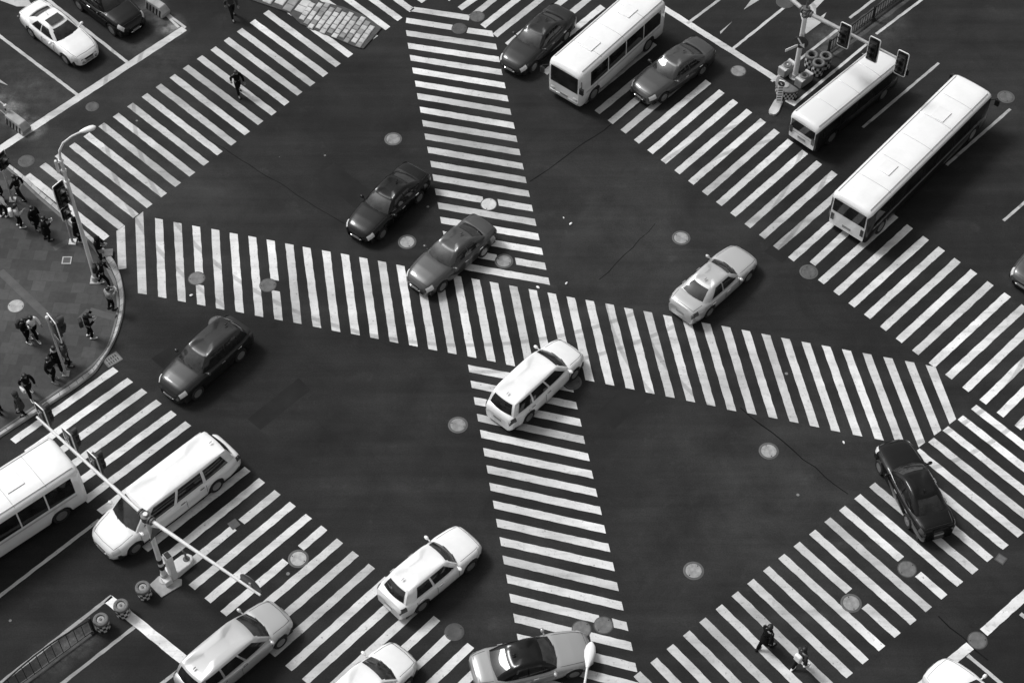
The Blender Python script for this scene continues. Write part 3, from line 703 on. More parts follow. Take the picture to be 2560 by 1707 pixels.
# --- fences
def fence(name, label, pts, h, panel, railm, postm, group=None, arch=False, barrier=False):
    base = G(*pts[0]); e = G(*pts[1]); L = (e - base).length; rz = math.atan2(e.y - base.y, e.x - base.x)
    t = thing(name, label, 'fence', base, rz, group)
    n = max(1, round(L / panel)); w = L / n
    for i in range(n + 1):
        if arch is None and i == 0: continue
        pm = MB(); pm.box((i * w, 0, h / 2 + .05), (.10, .10, h + .1)); pm.box((i * w, 0, .05), (.34, .26, .10), taper=.7); pm.box((i * w, 0, h + .12), (.13, .13, .05), taper=.5); obj('post', pm, M[postm], t)
    for i in range(n):
        x0, x1 = i * w + .08, (i + 1) * w - .08; r_ = MB(); m = 12 if arch else 16
        for k in range(m + 1):
            x = lerp(x0, x1, k / m); rise = .30 * math.sin(math.pi * k / m) if arch else 0
            r_.box((x, 0, (h + rise) / 2 + .08), (.024, .024, h + rise - .16))
        for zb in (.16,): r_.box(((x0 + x1) / 2, 0, zb), (x1 - x0, .05, .05))
        r_.tube([(lerp(x0, x1, k / m), 0, h + (.30 * math.sin(math.pi * k / m) if arch else 0)) for k in range(m + 1)], .032, 6)
        obj('panel', r_, M[railm], t, smooth=0)
    return t
fence('median_fence', 'black railing with upright bars running up from the tyre barrels', [(2070, 135), (2290, -31)], .85, 2.9, 'iron', 'iron')
fence('median_fence', 'black railing with arched panels at the lower left corner', [(236, 1578), (10, 1745)], 1.0, 2.9, 'iron', 'iron', None, True)
fence('roadside_fence', 'pale railing ending at a dark block on the left edge', [(26, 300), (-90, 208)], .95, 2.4, 'pole_grey', 'pole')
fence('roadside_fence', 'pale railing ending at a dark block at the top left', [(384, 14), (300, -48)], .95, 2.4, 'pole_grey', 'pole')
def end_block(label, px, py, rz):
    t = thing('barrier_block', label, 'concrete barrier', G(px, py), rz, 'wedge blocks ending the railings')
    b = MB(); prof = [(-.62, 0), (.62, 0), (.72, .30), (.45, .62), (-.62, .62)]
    b.loft([[(x, y * (1 if z < .5 else .8), z) for x, z in prof] for y in (-.28, .28)]); b.cur = 0
    obj('block', b, M['concrete'], t, bevel=.03)
    c = MB()
    for k in range(5): c.add([(-.58 + k * .24, -.292, .05), (-.46 + k * .24, -.292, .05), (-.36 + k * .24, -.262, .5), (-.48 + k * .24, -.262, .5)], [(0, 1, 2, 3)])
    obj('stripes', c, M['black_flat'], t, smooth=0)
    p = MB()
    for i in range(6): p.slot(i % 2).tube([(-.75, 0, .05 + .16 * i), (-.75, 0, .21 + .16 * i)], .055, 10)
    p.slot(0); obj('banded_post', p, [M['black_flat'], M['white_flat']], t)
end_block('wedge block with banded post ending the railing at the left edge', 47, 318, R(-41)); end_block('wedge block with banded post ending the railing at the top left', 395, 28, R(-41))

# --- lower left mast with two arms
bB = G(414, 1449); hB = height_at(bB, (374, 1292)); tB = Vector((bB.x, bB.y, hB))
ib = MB(); ib.prism([tuple(G(*q).xy) for q in ((374, 1462), (398, 1440), (455, 1448), (455, 1463), (404, 1494))], 0, .06); struct('median_pad', ib, M['concrete'], bevel=.02)
ms = thing('signal_mast', 'white mast with black bands and two long arms at lower left', 'signal mast', bB)
p = MB(); p.tube([(0, 0, 0), (0, 0, hB + .25)], [.115, .095], 16); obj('pole', p, M['pole'], ms)
p = MB()
for z in (.95, 1.45): p.tube([(0, 0, z), (0, 0, z + .28)], .119, 16)
obj('black_band', p, M['black_flat'], ms)
f = MB(); f.lathe([(.26, .06), (.26, .10), (.16, .12), (.15, .5), (.12, .52)], 16); obj('base_flange', f, M['pole_grey'], ms)
eL = G(92, 1042, hB); eR = G(651, 1487, hB)
for e in (eL, eR):
    d = e - bB; s0 = Vector((0, 0, hB)); m_ = MB(); dd = (d - s0).normalized(); m_.tube([s0 + dd * .14, s0 + dd * 1.0, d], [.085, .08, .05], 14); obj('arm', m_, M['pole'], ms)
cl = MB(); cl.lathe([(.19, hB - .16), (.21, hB - .15), (.21, hB + .15), (.19, hB + .16)], 14)
for e in (eL, eR):
    dd = (e - tB).normalized(); cl.tube([Vector((0, 0, hB)) + dd * .18, Vector((0, 0, hB)) + dd * .24], .19, 12); cl.tube([Vector((0, 0, hB)) + dd * .30, Vector((0, 0, hB)) + dd * .36], .17, 12)
obj('flange', cl, M['signal_back'], ms)
aL = (eL - tB).xy.normalized(); angL = math.atan2(aL.y, aL.x)
for (px, py), lab in (((102, 1062), 'black signal head over the kerb at the tip of the lower left arm'), ((178, 1118), 'middle black signal head on the lower left arm above a white roof'), ((250, 1168), 'black signal head nearest the mast on the lower left arm')):
    P = G(px - 8, py - 12, hB); tt = (P.xy - tB.xy).dot(aL); q = tB.xy + aL * tt; nrm = Vector((math.sin(angL), -math.cos(angL))) 
    if nrm.y < 0: nrm = -nrm
    signal_head(lab, (q.x + nrm.x * .19, q.y + nrm.y * .19, hB - .05), math.atan2(nrm.x, -nrm.y), .82)
# signs on the mast and at the arm's end
tri = thing('warning_sign', 'dark sign seen edge on below the arms of the lower left mast', 'road sign', (bB.x, bB.y, hB - .85), R(60))
b = MB(); b.lathe([(.40, 0), (.42, .008), (.42, .022)], 3); b.xform(Matrix.Translation((0, -.18, -.2)) @ Matrix.Rotation(R(90), 4, 'X') @ Matrix.Rotation(R(90), 4, 'Z')); obj('plate', b, M['sign_blue'], tri, smooth=0)
b = MB(); b.box((0, -.15, -.15), (.12, .08, .5)); obj('bracket', b, M['pole_grey'], tri)
aR = (eR - tB).xy.normalized(); pm = G(640, 1462, hB)
ds = thing('arm_sign', 'grey half seen round sign at the right tip of the lower left mast arm', 'road sign', (eR.x - aR.x * .55, eR.y - aR.y * .55, hB), math.atan2(aR.y, aR.x) + math.pi)
b = MB(); b.lathe([(.50, 0), (.52, .008), (.52, .028)], 30); b.xform(Matrix.Translation((0, -.085, .16)) @ Matrix.Rotation(R(90), 4, 'X')); obj('plate', b, M['signal_back'], ds)
b = MB(); b.box((0, -.06, .1), (.10, .05, .3)); obj('bracket', b, M['pole_grey'], ds)
# small cabinets on the island by the mast
cb = thing('control_cabinet', 'slim white upright cabinet on the island beside the banded mast', 'cabinet', G(434, 1440, .06), R(40))
b = MB(); b.box((0, 0, .85), (.26, .36, 1.7)); obj('case', b, M['pole'], cb, bevel=.02)
b = MB(); b.box((0, 0, 1.715), (.22, .30, .02)); obj('top_recess', b, M['black_flat'], cb)
b = MB(); b.box((-.34, -.06, .16), (.34, .40, .32)); obj('step_box', b, M['pole'], cb, bevel=.03)
nb = thing('island_nose', 'rounded white island nose with a short bent post', 'traffic island', G(448, 1420), R(43))
b = MB()
pr = [(-.55, -.3), (.4, -.3), (.62, -.18), (.7, 0), (.62, .18), (.4, .3), (-.55, .3)]; b.prism(pr, 0, .28); obj('body', b, M['pole'], nb, bevel=.04)
b = MB(); b.tube([(.42, 0, .28), (.42, 0, .75), (.36, .02, 1.0)], [.05, .045, .03], 10); obj('bent_post', b, M['barrel'], nb)
b = MB(); b.lathe([(.03, .29), (.15, .285), (.13, .32), (.03, .33)], 14, (.42, 0, 0)); obj('post_base', b, M['barrel'], nb)

# ------------------------------------------------------------------ street lamps and kerb-side signals
bl = G(240, 700, KH); hl = height_at(bl, (146, 395)) - KH
lamp = thing('street_lamp', 'tall white street lamp with a curved arm rising from the left pavement', 'street lamp', bl)
p = MB(); p.tube([(0, 0, 0), (0, 0, 1.2), (0, 0, hl)], [.115, .105, .07], 16); obj('pole', p, M['pole'], lamp)
f = MB(); f.box((0, 0, .02), (.5, .5, .04)); f.lathe([(.2, .04), (.16, .3)], 14); obj('base_plate', f, M['pole_grey'], lamp)
hd = G(213, 327, hl + KH + 1.15) - bl; hp = Vector((0, 0, hl)); dd = Vector((hd.x, hd.y, 0)); L_ = dd.length; dd.normalize()
p = MB(); p.tube([hp, hp + dd * .06 + Vector((0, 0, .42)), hp + dd * L_ * .22 + Vector((0, 0, .80)), hp + dd * L_ * .55 + Vector((0, 0, 1.05)), hp + dd * L_ * .92 + Vector((0, 0, 1.16))], [.06, .055, .05, .045, .045], 12); obj('arm', p, M['pole'], lamp)
hb = MB(); rings = []
for t_, w_, h_ in ((-.05, .05, .05), (.04, .09, .07), (.20, .13, .09), (.40, .15, .10), (.55, .13, .09), (.63, .07, .05), (.66, .02, .02)):
    rings.append([(t_, w_ * math.cos(2 * math.pi * k / 14), h_ * math.sin(2 * math.pi * k / 14)) for k in range(14)])
hb.loft(rings); hb.xform(Matrix.Translation(hp + dd * L_ * .86 + Vector((0, 0, 1.16))) @ Matrix.Rotation(math.atan2(dd.y, dd.x), 4, 'Z') @ Matrix.Rotation(R(-4), 4, 'Y')); obj('lamp_head', hb, M['edge'], lamp)
p = MB()
for z in (hl - .15, hl - .8, hl - 1.5): p.lathe([(.09, z - .06), (.12, z - .05), (.12, z + .05), (.09, z + .06)], 12)
obj('collar', p, M['pole'], lamp)
p = MB(); p.box((-.24, 0, hl - .55), (.10, .12, .75)); obj('fuse_box', p, M['pole'], lamp, bevel=.02)
for z in (hl - .3, hl - .8): p = MB(); p.tube([(-.20, 0, z), (-.02, 0, z)], .03, 8); obj('bracket', p, M['pole'], lamp)
P = G(155, 482, 5.6); zz = height_at(bl, (0, 482))
signal_head('black signal head with pale edge on the tall left lamp post', (bl.x - .42, bl.y - .05, zz - .1), R(52), .80, 3, group='kerb signals on posts')
def post_signal(px, py, top, label, plabel, rz, sc=.9):
    b = G(px, py, KH); h = height_at(b, top)
    t = thing('signal_post', plabel, 'post', b, 0)
    p = MB(); p.tube([(0, 0, 0), (0, 0, h)], [.06, .05], 12); obj('pole', p, M['pole_grey'], t)
    p = MB(); p.box((0, 0, .02), (.32, .32, .04)); obj('base_plate', p, M['pole_grey'], t)
    p = MB(); p.ball((0, 0, h), .09, 10, 6); obj('cap', p, M['pole'], t)
    n = Vector((math.sin(rz), -math.cos(rz), 0))
    signal_head(label, (b.x + n.x * .17, b.y + n.y * .17, h - .75), rz, sc, 2 if sc > .8 else 2, group='kerb signals on posts')
post_signal(165, 934, (0, 798), 'black signal head on a slim post among the people at the left', 'slim grey signal post among the waiting people', R(128), 1.08)
post_signal(32, 500, (0, 372), 'black signal head cut by the left edge above the crowd', 'pale signal post at the left edge beside the crowd', R(60), .8)
st = G(182, 606, KH); kp = thing('signal_post', 'short grey signal post at the kerb beside the tall lamp', 'post', st)
p = MB(); p.tube([(0, 0, 0), (0, 0, 2.5)], .055, 12); obj('pole', p, M['pole_grey'], kp)
signal_head('small black signal head on the short post behind the tall lamp', (st.x + .12, st.y - .10, 2.25 + KH), R(52), .66, 2, group='kerb signals on posts'); p = MB(); p.box((0, 0, .03), (.34, .34, .06)); obj('base_plate', p, M['pole'], kp)
# lamp at the lower edge
hz = 9.2; tip = G(1479, 1603, hz); nk = G(1469, 1664, hz); d_ = (nk - tip); d_.normalize()
foot = nk + d_ * 2.6; foot.z = 0
lp = thing('street_lamp', 'white oval street lamp head reaching in from the lower edge', 'street lamp', foot)
p = MB(); p.tube([(0, 0, 0), (0, 0, hz - 1.2)], [.13, .08], 14); obj('pole', p, M['pole'], lp)
q0 = Vector((0, 0, hz - 1.2)); q1 = nk - foot
p = MB(); p.tube([q0, q0 + Vector((0, 0, .6)), lerp(q0, q1, .25) + Vector((0, 0, .78)), lerp(q0, q1, .6) + Vector((0, 0, .42)), q1], [.06, .055, .05, .045, .045], 12); obj('arm', p, M['pole'], lp)
hb = MB(); rings = []; LL = (tip - nk).length
for t_, w_, h_ in ((-.05, .06, .05), (.12, .10, .07), (.35, .17, .10), (.6, .20, .11), (.82, .16, .09), (.95, .08, .05), (1.0, .02, .02)):
    rings.append([(t_ * LL, w_ * math.cos(2 * math.pi * k / 14), h_ * math.sin(2 * math.pi * k / 14)) for k in range(14)])
hb.loft(rings); hb.xform(Matrix.Translation(q1) @ Matrix.Rotation(math.atan2(-d_.y, -d_.x), 4, 'Z')); obj('lamp_head', hb, M['edge'], lp)
# bits of litter
def litter(px, py, label, s=.14, z=0.0):
    m = MB(); n = 7
    rings = [[((rr + random.uniform(-.2, .2) * rr) * s * math.cos(2 * math.pi * k / n), (rr * .6 + random.uniform(-.1, .1)) * s * math.sin(2 * math.pi * k / n), zz * s + random.uniform(0, .1) * s) for k in range(n)] for rr, zz in ((.8, .05), (1, .3), (.7, .55), (.3, .62))]
    m.loft(rings); o = obj('paper_scrap', m, M['edge'], smooth=0); o.location = G(px, py, z); o.rotation_euler = (0, 0, random.uniform(0, 6)); return tag(o, label, 'paper scrap')
litter(1345, 719, 'crumpled white litter at the foot of the upper crossing', .10); litter(1416, 709, 'small white litter just right of the crossings meeting', .09)
litter(1427, 560, 'white scrap of paper on the right upper wedge of asphalt', .09); litter(1409, 545, 'smaller white scrap beside a paper scrap on the right upper wedge', .06)
litter(478, 739, 'white scrap below the left stripes of the long crossing', .10); litter(2109, 1106, 'white scrap under the right end of the long crossing', .08)
# ------------------------------------------------------------------ vehicles (x forward, y left)
def grid_mesh(P, nu, nv):
    mb = MB(); mb.add([p for row in P for p in row], [(i * (nv + 1) + j, i * (nv + 1) + j + 1, (i + 1) * (nv + 1) + j + 1, (i + 1) * (nv + 1) + j) for i in range(nu) for j in range(nv)])
    return mb

WH = {}
def wheel(parent, x, y, r, w, side, big=False):
    key = (round(r, 3), round(w, 3))
    if key not in WH:
        t = MB(); prof = [(r * .60, -w / 2 + .02), (r * .90, -w / 2), (r * .98, -w / 2 + .03), (r, -w / 4), (r, w / 4), (r * .98, w / 2 - .03), (r * .90, w / 2), (r * .60, w / 2 - .02)]
        t.lathe(prof, 28, caps=False); t.xform(Matrix.Rotation(R(90), 4, 'X'))
        rim = MB(); rim.lathe([(r * .62, w / 2 - .015), (r * .60, w / 2 - .03), (r * .52, w / 2 - .05), (.02, w / 2 - .09)], 28)
        for k in range(10):
            a = 2 * math.pi * k / 10
            rim.box((r * .30 * math.cos(a), r * .30 * math.sin(a), w / 2 - .03), (r * .56, r * .10, .02), rz=a)
        rim.lathe([(r * .12, w / 2 - .03), (r * .1, w / 2 - .005), (.01, w / 2 - .003)], 12)
        rim.xform(Matrix.Rotation(R(90), 4, 'X'))
        WH[key] = (mesh_from('wheel', t, M['rubber']), mesh_from('rim', rim, M['alloy']))
    mt, mr = WH[key]
    o = bpy.data.objects.new('wheel', mt); col.objects.link(o); o.parent = parent; o.location = (x, y, r)
    if side > 0: o.rotation_euler = (0, 0, math.pi)
    q = bpy.data.objects.new('rim', mr); col.objects.link(q); q.parent = o
    return o

SEDAN = dict(L=4.85, W=1.82, H=1.47, r=.335, wb=2.80, fo=.93, belt=.92, wbase=.98, rf=.32, rr=-.98, rbase=-1.72, roofhw=.575, ybase=.80,
             top=[(-2.42, .82), (-2.36, .98), (-2.2, 1.05), (-1.7, 1.06), (-1.2, .97), (.5, .95), (1.0, .975), (1.6, .90), (2.1, .80), (2.3, .71), (2.42, .58)])
SUV = dict(L=4.65, W=1.86, H=1.70, r=.36, wb=2.68, fo=.92, belt=1.08, wbase=1.0, rf=.42, rr=-1.72, rbase=-2.10, roofhw=.60, ybase=.82,
           top=[(-2.32, .80), (-2.28, 1.05), (-2.1, 1.10), (-1.5, 1.09), (.6, 1.06), (1.0, 1.09), (1.6, 1.02), (2.05, .94), (2.22, .82), (2.32, .62)])
MPV = dict(L=5.1, W=1.86, H=1.78, r=.345, wb=3.05, fo=.95, belt=1.06, wbase=1.45, rf=.70, rr=-2.12, rbase=-2.42, roofhw=.66, ybase=.83,
           top=[(-2.55, .80), (-2.51, 1.0), (-2.4, 1.08), (-1.5, 1.08), (.9, 1.06), (1.45, 1.09), (1.9, 1.0), (2.3, .88), (2.46, .76), (2.55, .58)])

LONG = dict(L=6.9, W=1.98, H=1.95, r=.36, wb=4.3, fo=1.05, belt=1.10, wbase=2.30, rf=1.45, rr=-2.85, rbase=-3.25, roofhw=.74, ybase=.90,
            top=[(-3.45, .80), (-3.40, 1.0), (-3.25, 1.10), (-2.4, 1.12), (1.6, 1.10), (2.3, 1.13), (2.75, 1.02), (3.15, .90), (3.36, .78), (3.45, .58)])

def build_car(S, label, paint, px=None, heading=0, loc=None, glass='glass', group=None, sunroof=False, cat='car', name='car', simple=False, roofm=None):
    L, W, H = S['L'], S['W'], S['H']; hl = L / 2; r = S['r']; xf = hl - S['fo']; xr = xf - S['wb']
    t = thing(name, label, cat, loc, heading, group)
    plan = [(-hl, .70), (-hl + .06, .80), (-hl + .2, .88), (-hl + .7, .965), (-.2, 1), (hl - 1.2, .985), (hl - .55, .93), (hl - .25, .84), (hl - .08, .70), (hl, .52)]
    xs = set([-hl, -hl + .03, -hl + .08, hl - .03, hl - .08] + [round(-hl + L * i / 34, 3) for i in range(35)])
    ra = r + .07
    for cx in (xf, xr):
        for k in range(-6, 7): xs.add(round(cx + ra * math.sin(math.pi / 2 * k / 6) * .999, 3))
    rings = []
    for x in sorted(xs):
        hw = W / 2 * interp(plan, x); zt = interp(S['top'], x)
        zb = .20 if abs(x) < hl - .5 else .24
        for cx in (xf, xr):
            if abs(x - cx) < ra: zb = max(zb, r + math.sqrt(max(0, ra * ra - (x - cx) ** 2)))
        half = [(0, zt + .022), (.35 * hw, zt + .018), (.66 * hw, zt + .004), (.84 * hw, zt - .028), (.94 * hw, zt - .08), (.985 * hw, zt - .17), (hw, zt - .32), (.992 * hw, .44), (.95 * hw, .27), (.92 * hw, .2)]
        half = [(y, max(z, zb)) for y, z in half]
        rings.append([(x, -y, z) for y, z in half[::-1]] + [(x, y, z) for y, z in half[1:]])
    b = MB(); b.loft(rings, caps=False, closed=False); b.add(rings[0], [tuple(range(len(rings[0])))]); b.add(rings[-1], [tuple(range(len(rings[-1])))])
    obj('body', b, M[paint], t, smooth=38)
    u = MB(); u.box((0, 0, .36), (L - .5, W - .24, .30)); obj('underbody', u, M['plastic'], t)
    for cx in (xf, xr):
        for s in (-1, 1): wheel(t, cx, s * (W / 2 - .115), r, .21, s)
    # greenhouse
    n = 8; wf, wr, rf, rr, rh, yb = S['wbase'], S['rbase'], S['rf'], S['rr'], S['roofhw'], S['ybase']
    zbelt = lambda x: interp(S['top'], x) - .03
    def side_pt(s, q, v, out=0.0):
        """s: 0 front 1 right 2 rear 3 left, q along, v up"""
        cyb, cyr = yb * .93, rh * .95
        if s == 0: bx, by, tx, ty = wf - .16 * (2 * q - 1) ** 2, lerp(cyb, -cyb, q) * .97, rf - .06 * (2 * q - 1) ** 2, lerp(cyr, -cyr, q)
        elif s == 2: bx, by, tx, ty = wr + .12 * (2 * q - 1) ** 2, lerp(-cyb, cyb, q) * .92, rr + .05 * (2 * q - 1) ** 2, lerp(-cyr, cyr, q) * .97
        else:
            sg = -1 if s == 1 else 1; qq = q if s == 1 else 1 - q
            x0b, x1b, x0t, x1t = wf - .16, wr + .12, rf - .06, rr + .05
            bow = 1 - (2 * qq - 1) ** 4
            bx, tx = lerp(x0b, x1b, qq), lerp(x0t, x1t, qq)
            by, ty = sg * lerp(cyb * lerp(.97, .92, qq), yb, bow), sg * lerp(cyr * lerp(1, .97, qq), rh, bow)
        zb, zt = zbelt(bx), H - .05 - (.03 if s in (0, 2) else 0) - (.06 * ((tx - rf + .5) / .5) ** 2 if tx > rf - .5 else 0) - (.05 * ((rr + .5 - tx) / .5) ** 2 if tx < rr + .5 else 0)
        p = Vector((lerp(bx, tx, v), lerp(by, ty, v), lerp(zb, zt, v)))
        bul = math.sin(math.pi * v) * .035 + out
        nrm = [Vector((.6, 0, .8)), Vector((0, -.93, .36)), Vector((-.6, 0, .8)), Vector((0, .93, .36))][s]
        return p + nrm * bul
    vs_ = (0, .3, .65, 1.0); rings = []
    for v in vs_: rings.append([side_pt(s, i / n, v) for s in range(4) for i in range(n)])
    top = rings[-1]; c = Vector((lerp(rf, rr, .5), 0, H - .05))
    for sc, dz in ((.93, .028), (.75, .042), (.4, .05)): rings.append([Vector((c.x + (p.x - c.x) * sc, p.y * sc, min(p.z, H - .05) + dz)) for p in top])
    b = MB(); b.loft(rings); obj('cabin', b, M[roofm or paint], t, smooth=50)
    def pane(nm, s, q0, q1, v0, v1, m, qt0=None, qt1=None, nn=6):
        qt0 = q0 if qt0 is None else qt0; qt1 = q1 if qt1 is None else qt1
        P = []
        for i in range(nn + 1):
            v = lerp(v0, v1, i / nn); a0, a1 = lerp(q0, qt0, i / nn), lerp(q1, qt1, i / nn)
            P.append([side_pt(s, lerp(a0, a1, j / nn), v, .008) for j in range(nn + 1)])
        obj(nm, grid_mesh(P, nn, nn), M[m], t, smooth=60)
    pane('windscreen', 0, .03, .97, .06, .96, 'glass_grey' if glass == 'glass' else glass, .05, .95)
    pane('rear_window', 2, .07, .93, .10, .92, glass, .10, .90)
    for s in (1, 3):
        f = (lambda q: q) if s == 1 else (lambda q: 1 - q)
        for a0, a1, t0, t1 in ((.07, .47, .12, .47), (.51, .82, .51, .80)) if S is not MPV and S is not LONG else ((.06, .36, .10, .36), (.39, .66, .39, .66), (.69, .93, .69, .92)):
            q0, q1, u0, u1 = f(a0), f(a1), f(t0), f(t1)
            pane('side_window', s, min(q0, q1), max(q0, q1), .10, .88, glass, min(u0, u1), max(u0, u1))
    if sunroof:
        b = MB(); b.box((lerp(rf, rr, .33), 0, H - .004), (.52, .82, .016)); obj('sunroof', b, M['glass'], t)
    # lamps, grille, mirrors, handles, plates
    def surf(x, yf):                                                      # point on the body's side or nose
        hw = W / 2 * interp(plan, x); return hw * yf
    for s in (-1, 1):
        hlm = MB(); P = []
        for i in range(5):
            x = lerp(hl - .42, hl - .10, i / 4); hw = W / 2 * interp(plan, x); zt = interp(S['top'], x)
            P.append([(x, s * hw * yy, zt + dz) for yy, dz in ((.86, -.022), (.95, -.075), (1.0, -.15), (1.012, -.22))])
        obj('headlight', grid_mesh(P, 4, 3), M['lamp'], t)
        P = []
        for i in range(5):
            x = lerp(-hl + .015, -hl + .32, i / 4); hw = W / 2 * interp(plan, x); zt = interp(S['top'], x)
            P.append([(x, s * (hw * yy + .008), zt + dz) for yy, dz in ((.90, -.04), (.97, -.11), (1.0, -.19), (1.0, -.27))])
        obj('tail_light', grid_mesh(P, 4, 3), M['tail'], t)
        m_ = MB(); m_.ball((wf - .30, s * (W / 2 + .09), S['belt'] + .08), .1, 12, 8, (.8, 1.15, .75)); m_.tube([(wf - .28, s * (W / 2 - .1), S['belt'] + .01), (wf - .29, s * (W / 2 + .05), S['belt'] + .06)], .03, 8); obj('mirror', m_, M[paint], t)
        if not simple:
            for hx in ((wf + wr) / 2 + .30, (wf + wr) / 2 - .72):
                h_ = MB(); h_.box((hx, s * (W / 2 + .006), S['belt'] - .12), (.22, .03, .035)); obj('door_handle', h_, M['chrome'], t)
            for sx in (wf - .26, (wf + wr) / 2 + .12, (wf + wr) / 2 - .95):
                sm = MB(); hwx = W / 2 * interp(plan, sx); sm.tube([(sx, s * (hwx * .992 + .002), .44), (sx, s * (hwx + .002), .70), (sx, s * (hwx * .987 + .002), interp(S['top'], sx) - .16)], .010, 6); obj('door_seam', sm, M['plastic'], t)
    def deck(x, yf):                                                      # point on the bonnet or boot lid
        hw = W / 2 * interp(plan, x); off = interp([(0, .022), (.35, .018), (.66, .004), (.84, -.028), (.94, -.08)], abs(yf)); return (x, yf * hw, interp(S['top'], x) + off)
    bs = MB(); xa, xb = wf - .02, hl - .22; pts = [deck(lerp(xa, xb, i / 8), .80) for i in range(9)]
    front = [deck(xb + .04 * (1 - abs(i / 6 - 1)), .80 * (1 - i / 6)) for i in range(1, 12)]
    bs.tube(pts + front + [(x, -y, z) for x, y, z in pts[::-1]], .009, 6); obj('bonnet_seam', bs, M['plastic'], t)
    if S is SEDAN:
        bs = MB(); xa, xb = wr - .02, -hl + .16; pts = [deck(lerp(xa, xb, i / 5), .78) for i in range(6)]
        bs.tube(pts + [deck(xb, .78 * (1 - i / 6)) for i in range(1, 12)] + [(x, -y, z) for x, y, z in pts[::-1]], .009, 6); obj('boot_seam', bs, M['plastic'], t)
    for y0, y1 in ((.42, -.10), (-.20, -.66)):
        wpm = MB(); q_ = lambda y: .5 - y / (2 * yb)
        wpm.tube([side_pt(0, q_(y0), .02, .02), side_pt(0, q_((y0 + y1) / 2), .10, .022), side_pt(0, q_(y1), .16, .02)], .010, 6); obj('wiper', wpm, M['plastic'], t)
    an = MB(); an.ball((rr + .25, 0, H + .01), .06, 10, 6, (1.5, .5, .7)); obj('aerial', an, M[roofm or paint], t)
    g = MB(); P = []
    for i in range(9):
        y = lerp(-.52, .52, i / 8) * W / 2 * 1.0; x = hl - .005 - .10 * (y / (W / 2)) ** 2 - .02
        P.append([(x + .035, y, .60), (x + .035, y, .54), (x + .03, y, .46)])
    obj('grille', grid_mesh(P, 8, 2), M['plastic'], t)
    g = MB(); g.tube([(hl - .38, -.80 * W / 2 * .93, .40), (hl - .10, -.58 * W / 2, .38), (hl + .012, -.25 * W / 2, .38), (hl + .012, .25 * W / 2, .38), (hl - .10, .58 * W / 2, .38), (hl - .38, .80 * W / 2 * .93, .40)], .03, 8); obj('bumper_trim', g, M['chrome' if not simple else paint], t)
    g = MB(); g.box((hl + .04, 0, .45), (.012, .44, .13)); obj('number_plate', g, M['plate'], t, smooth=0)
    g = MB(); g.box((-hl - .012, 0, .62), (.012, .44, .13)); obj('number_plate', g, M['plate'], t, smooth=0)
    return t

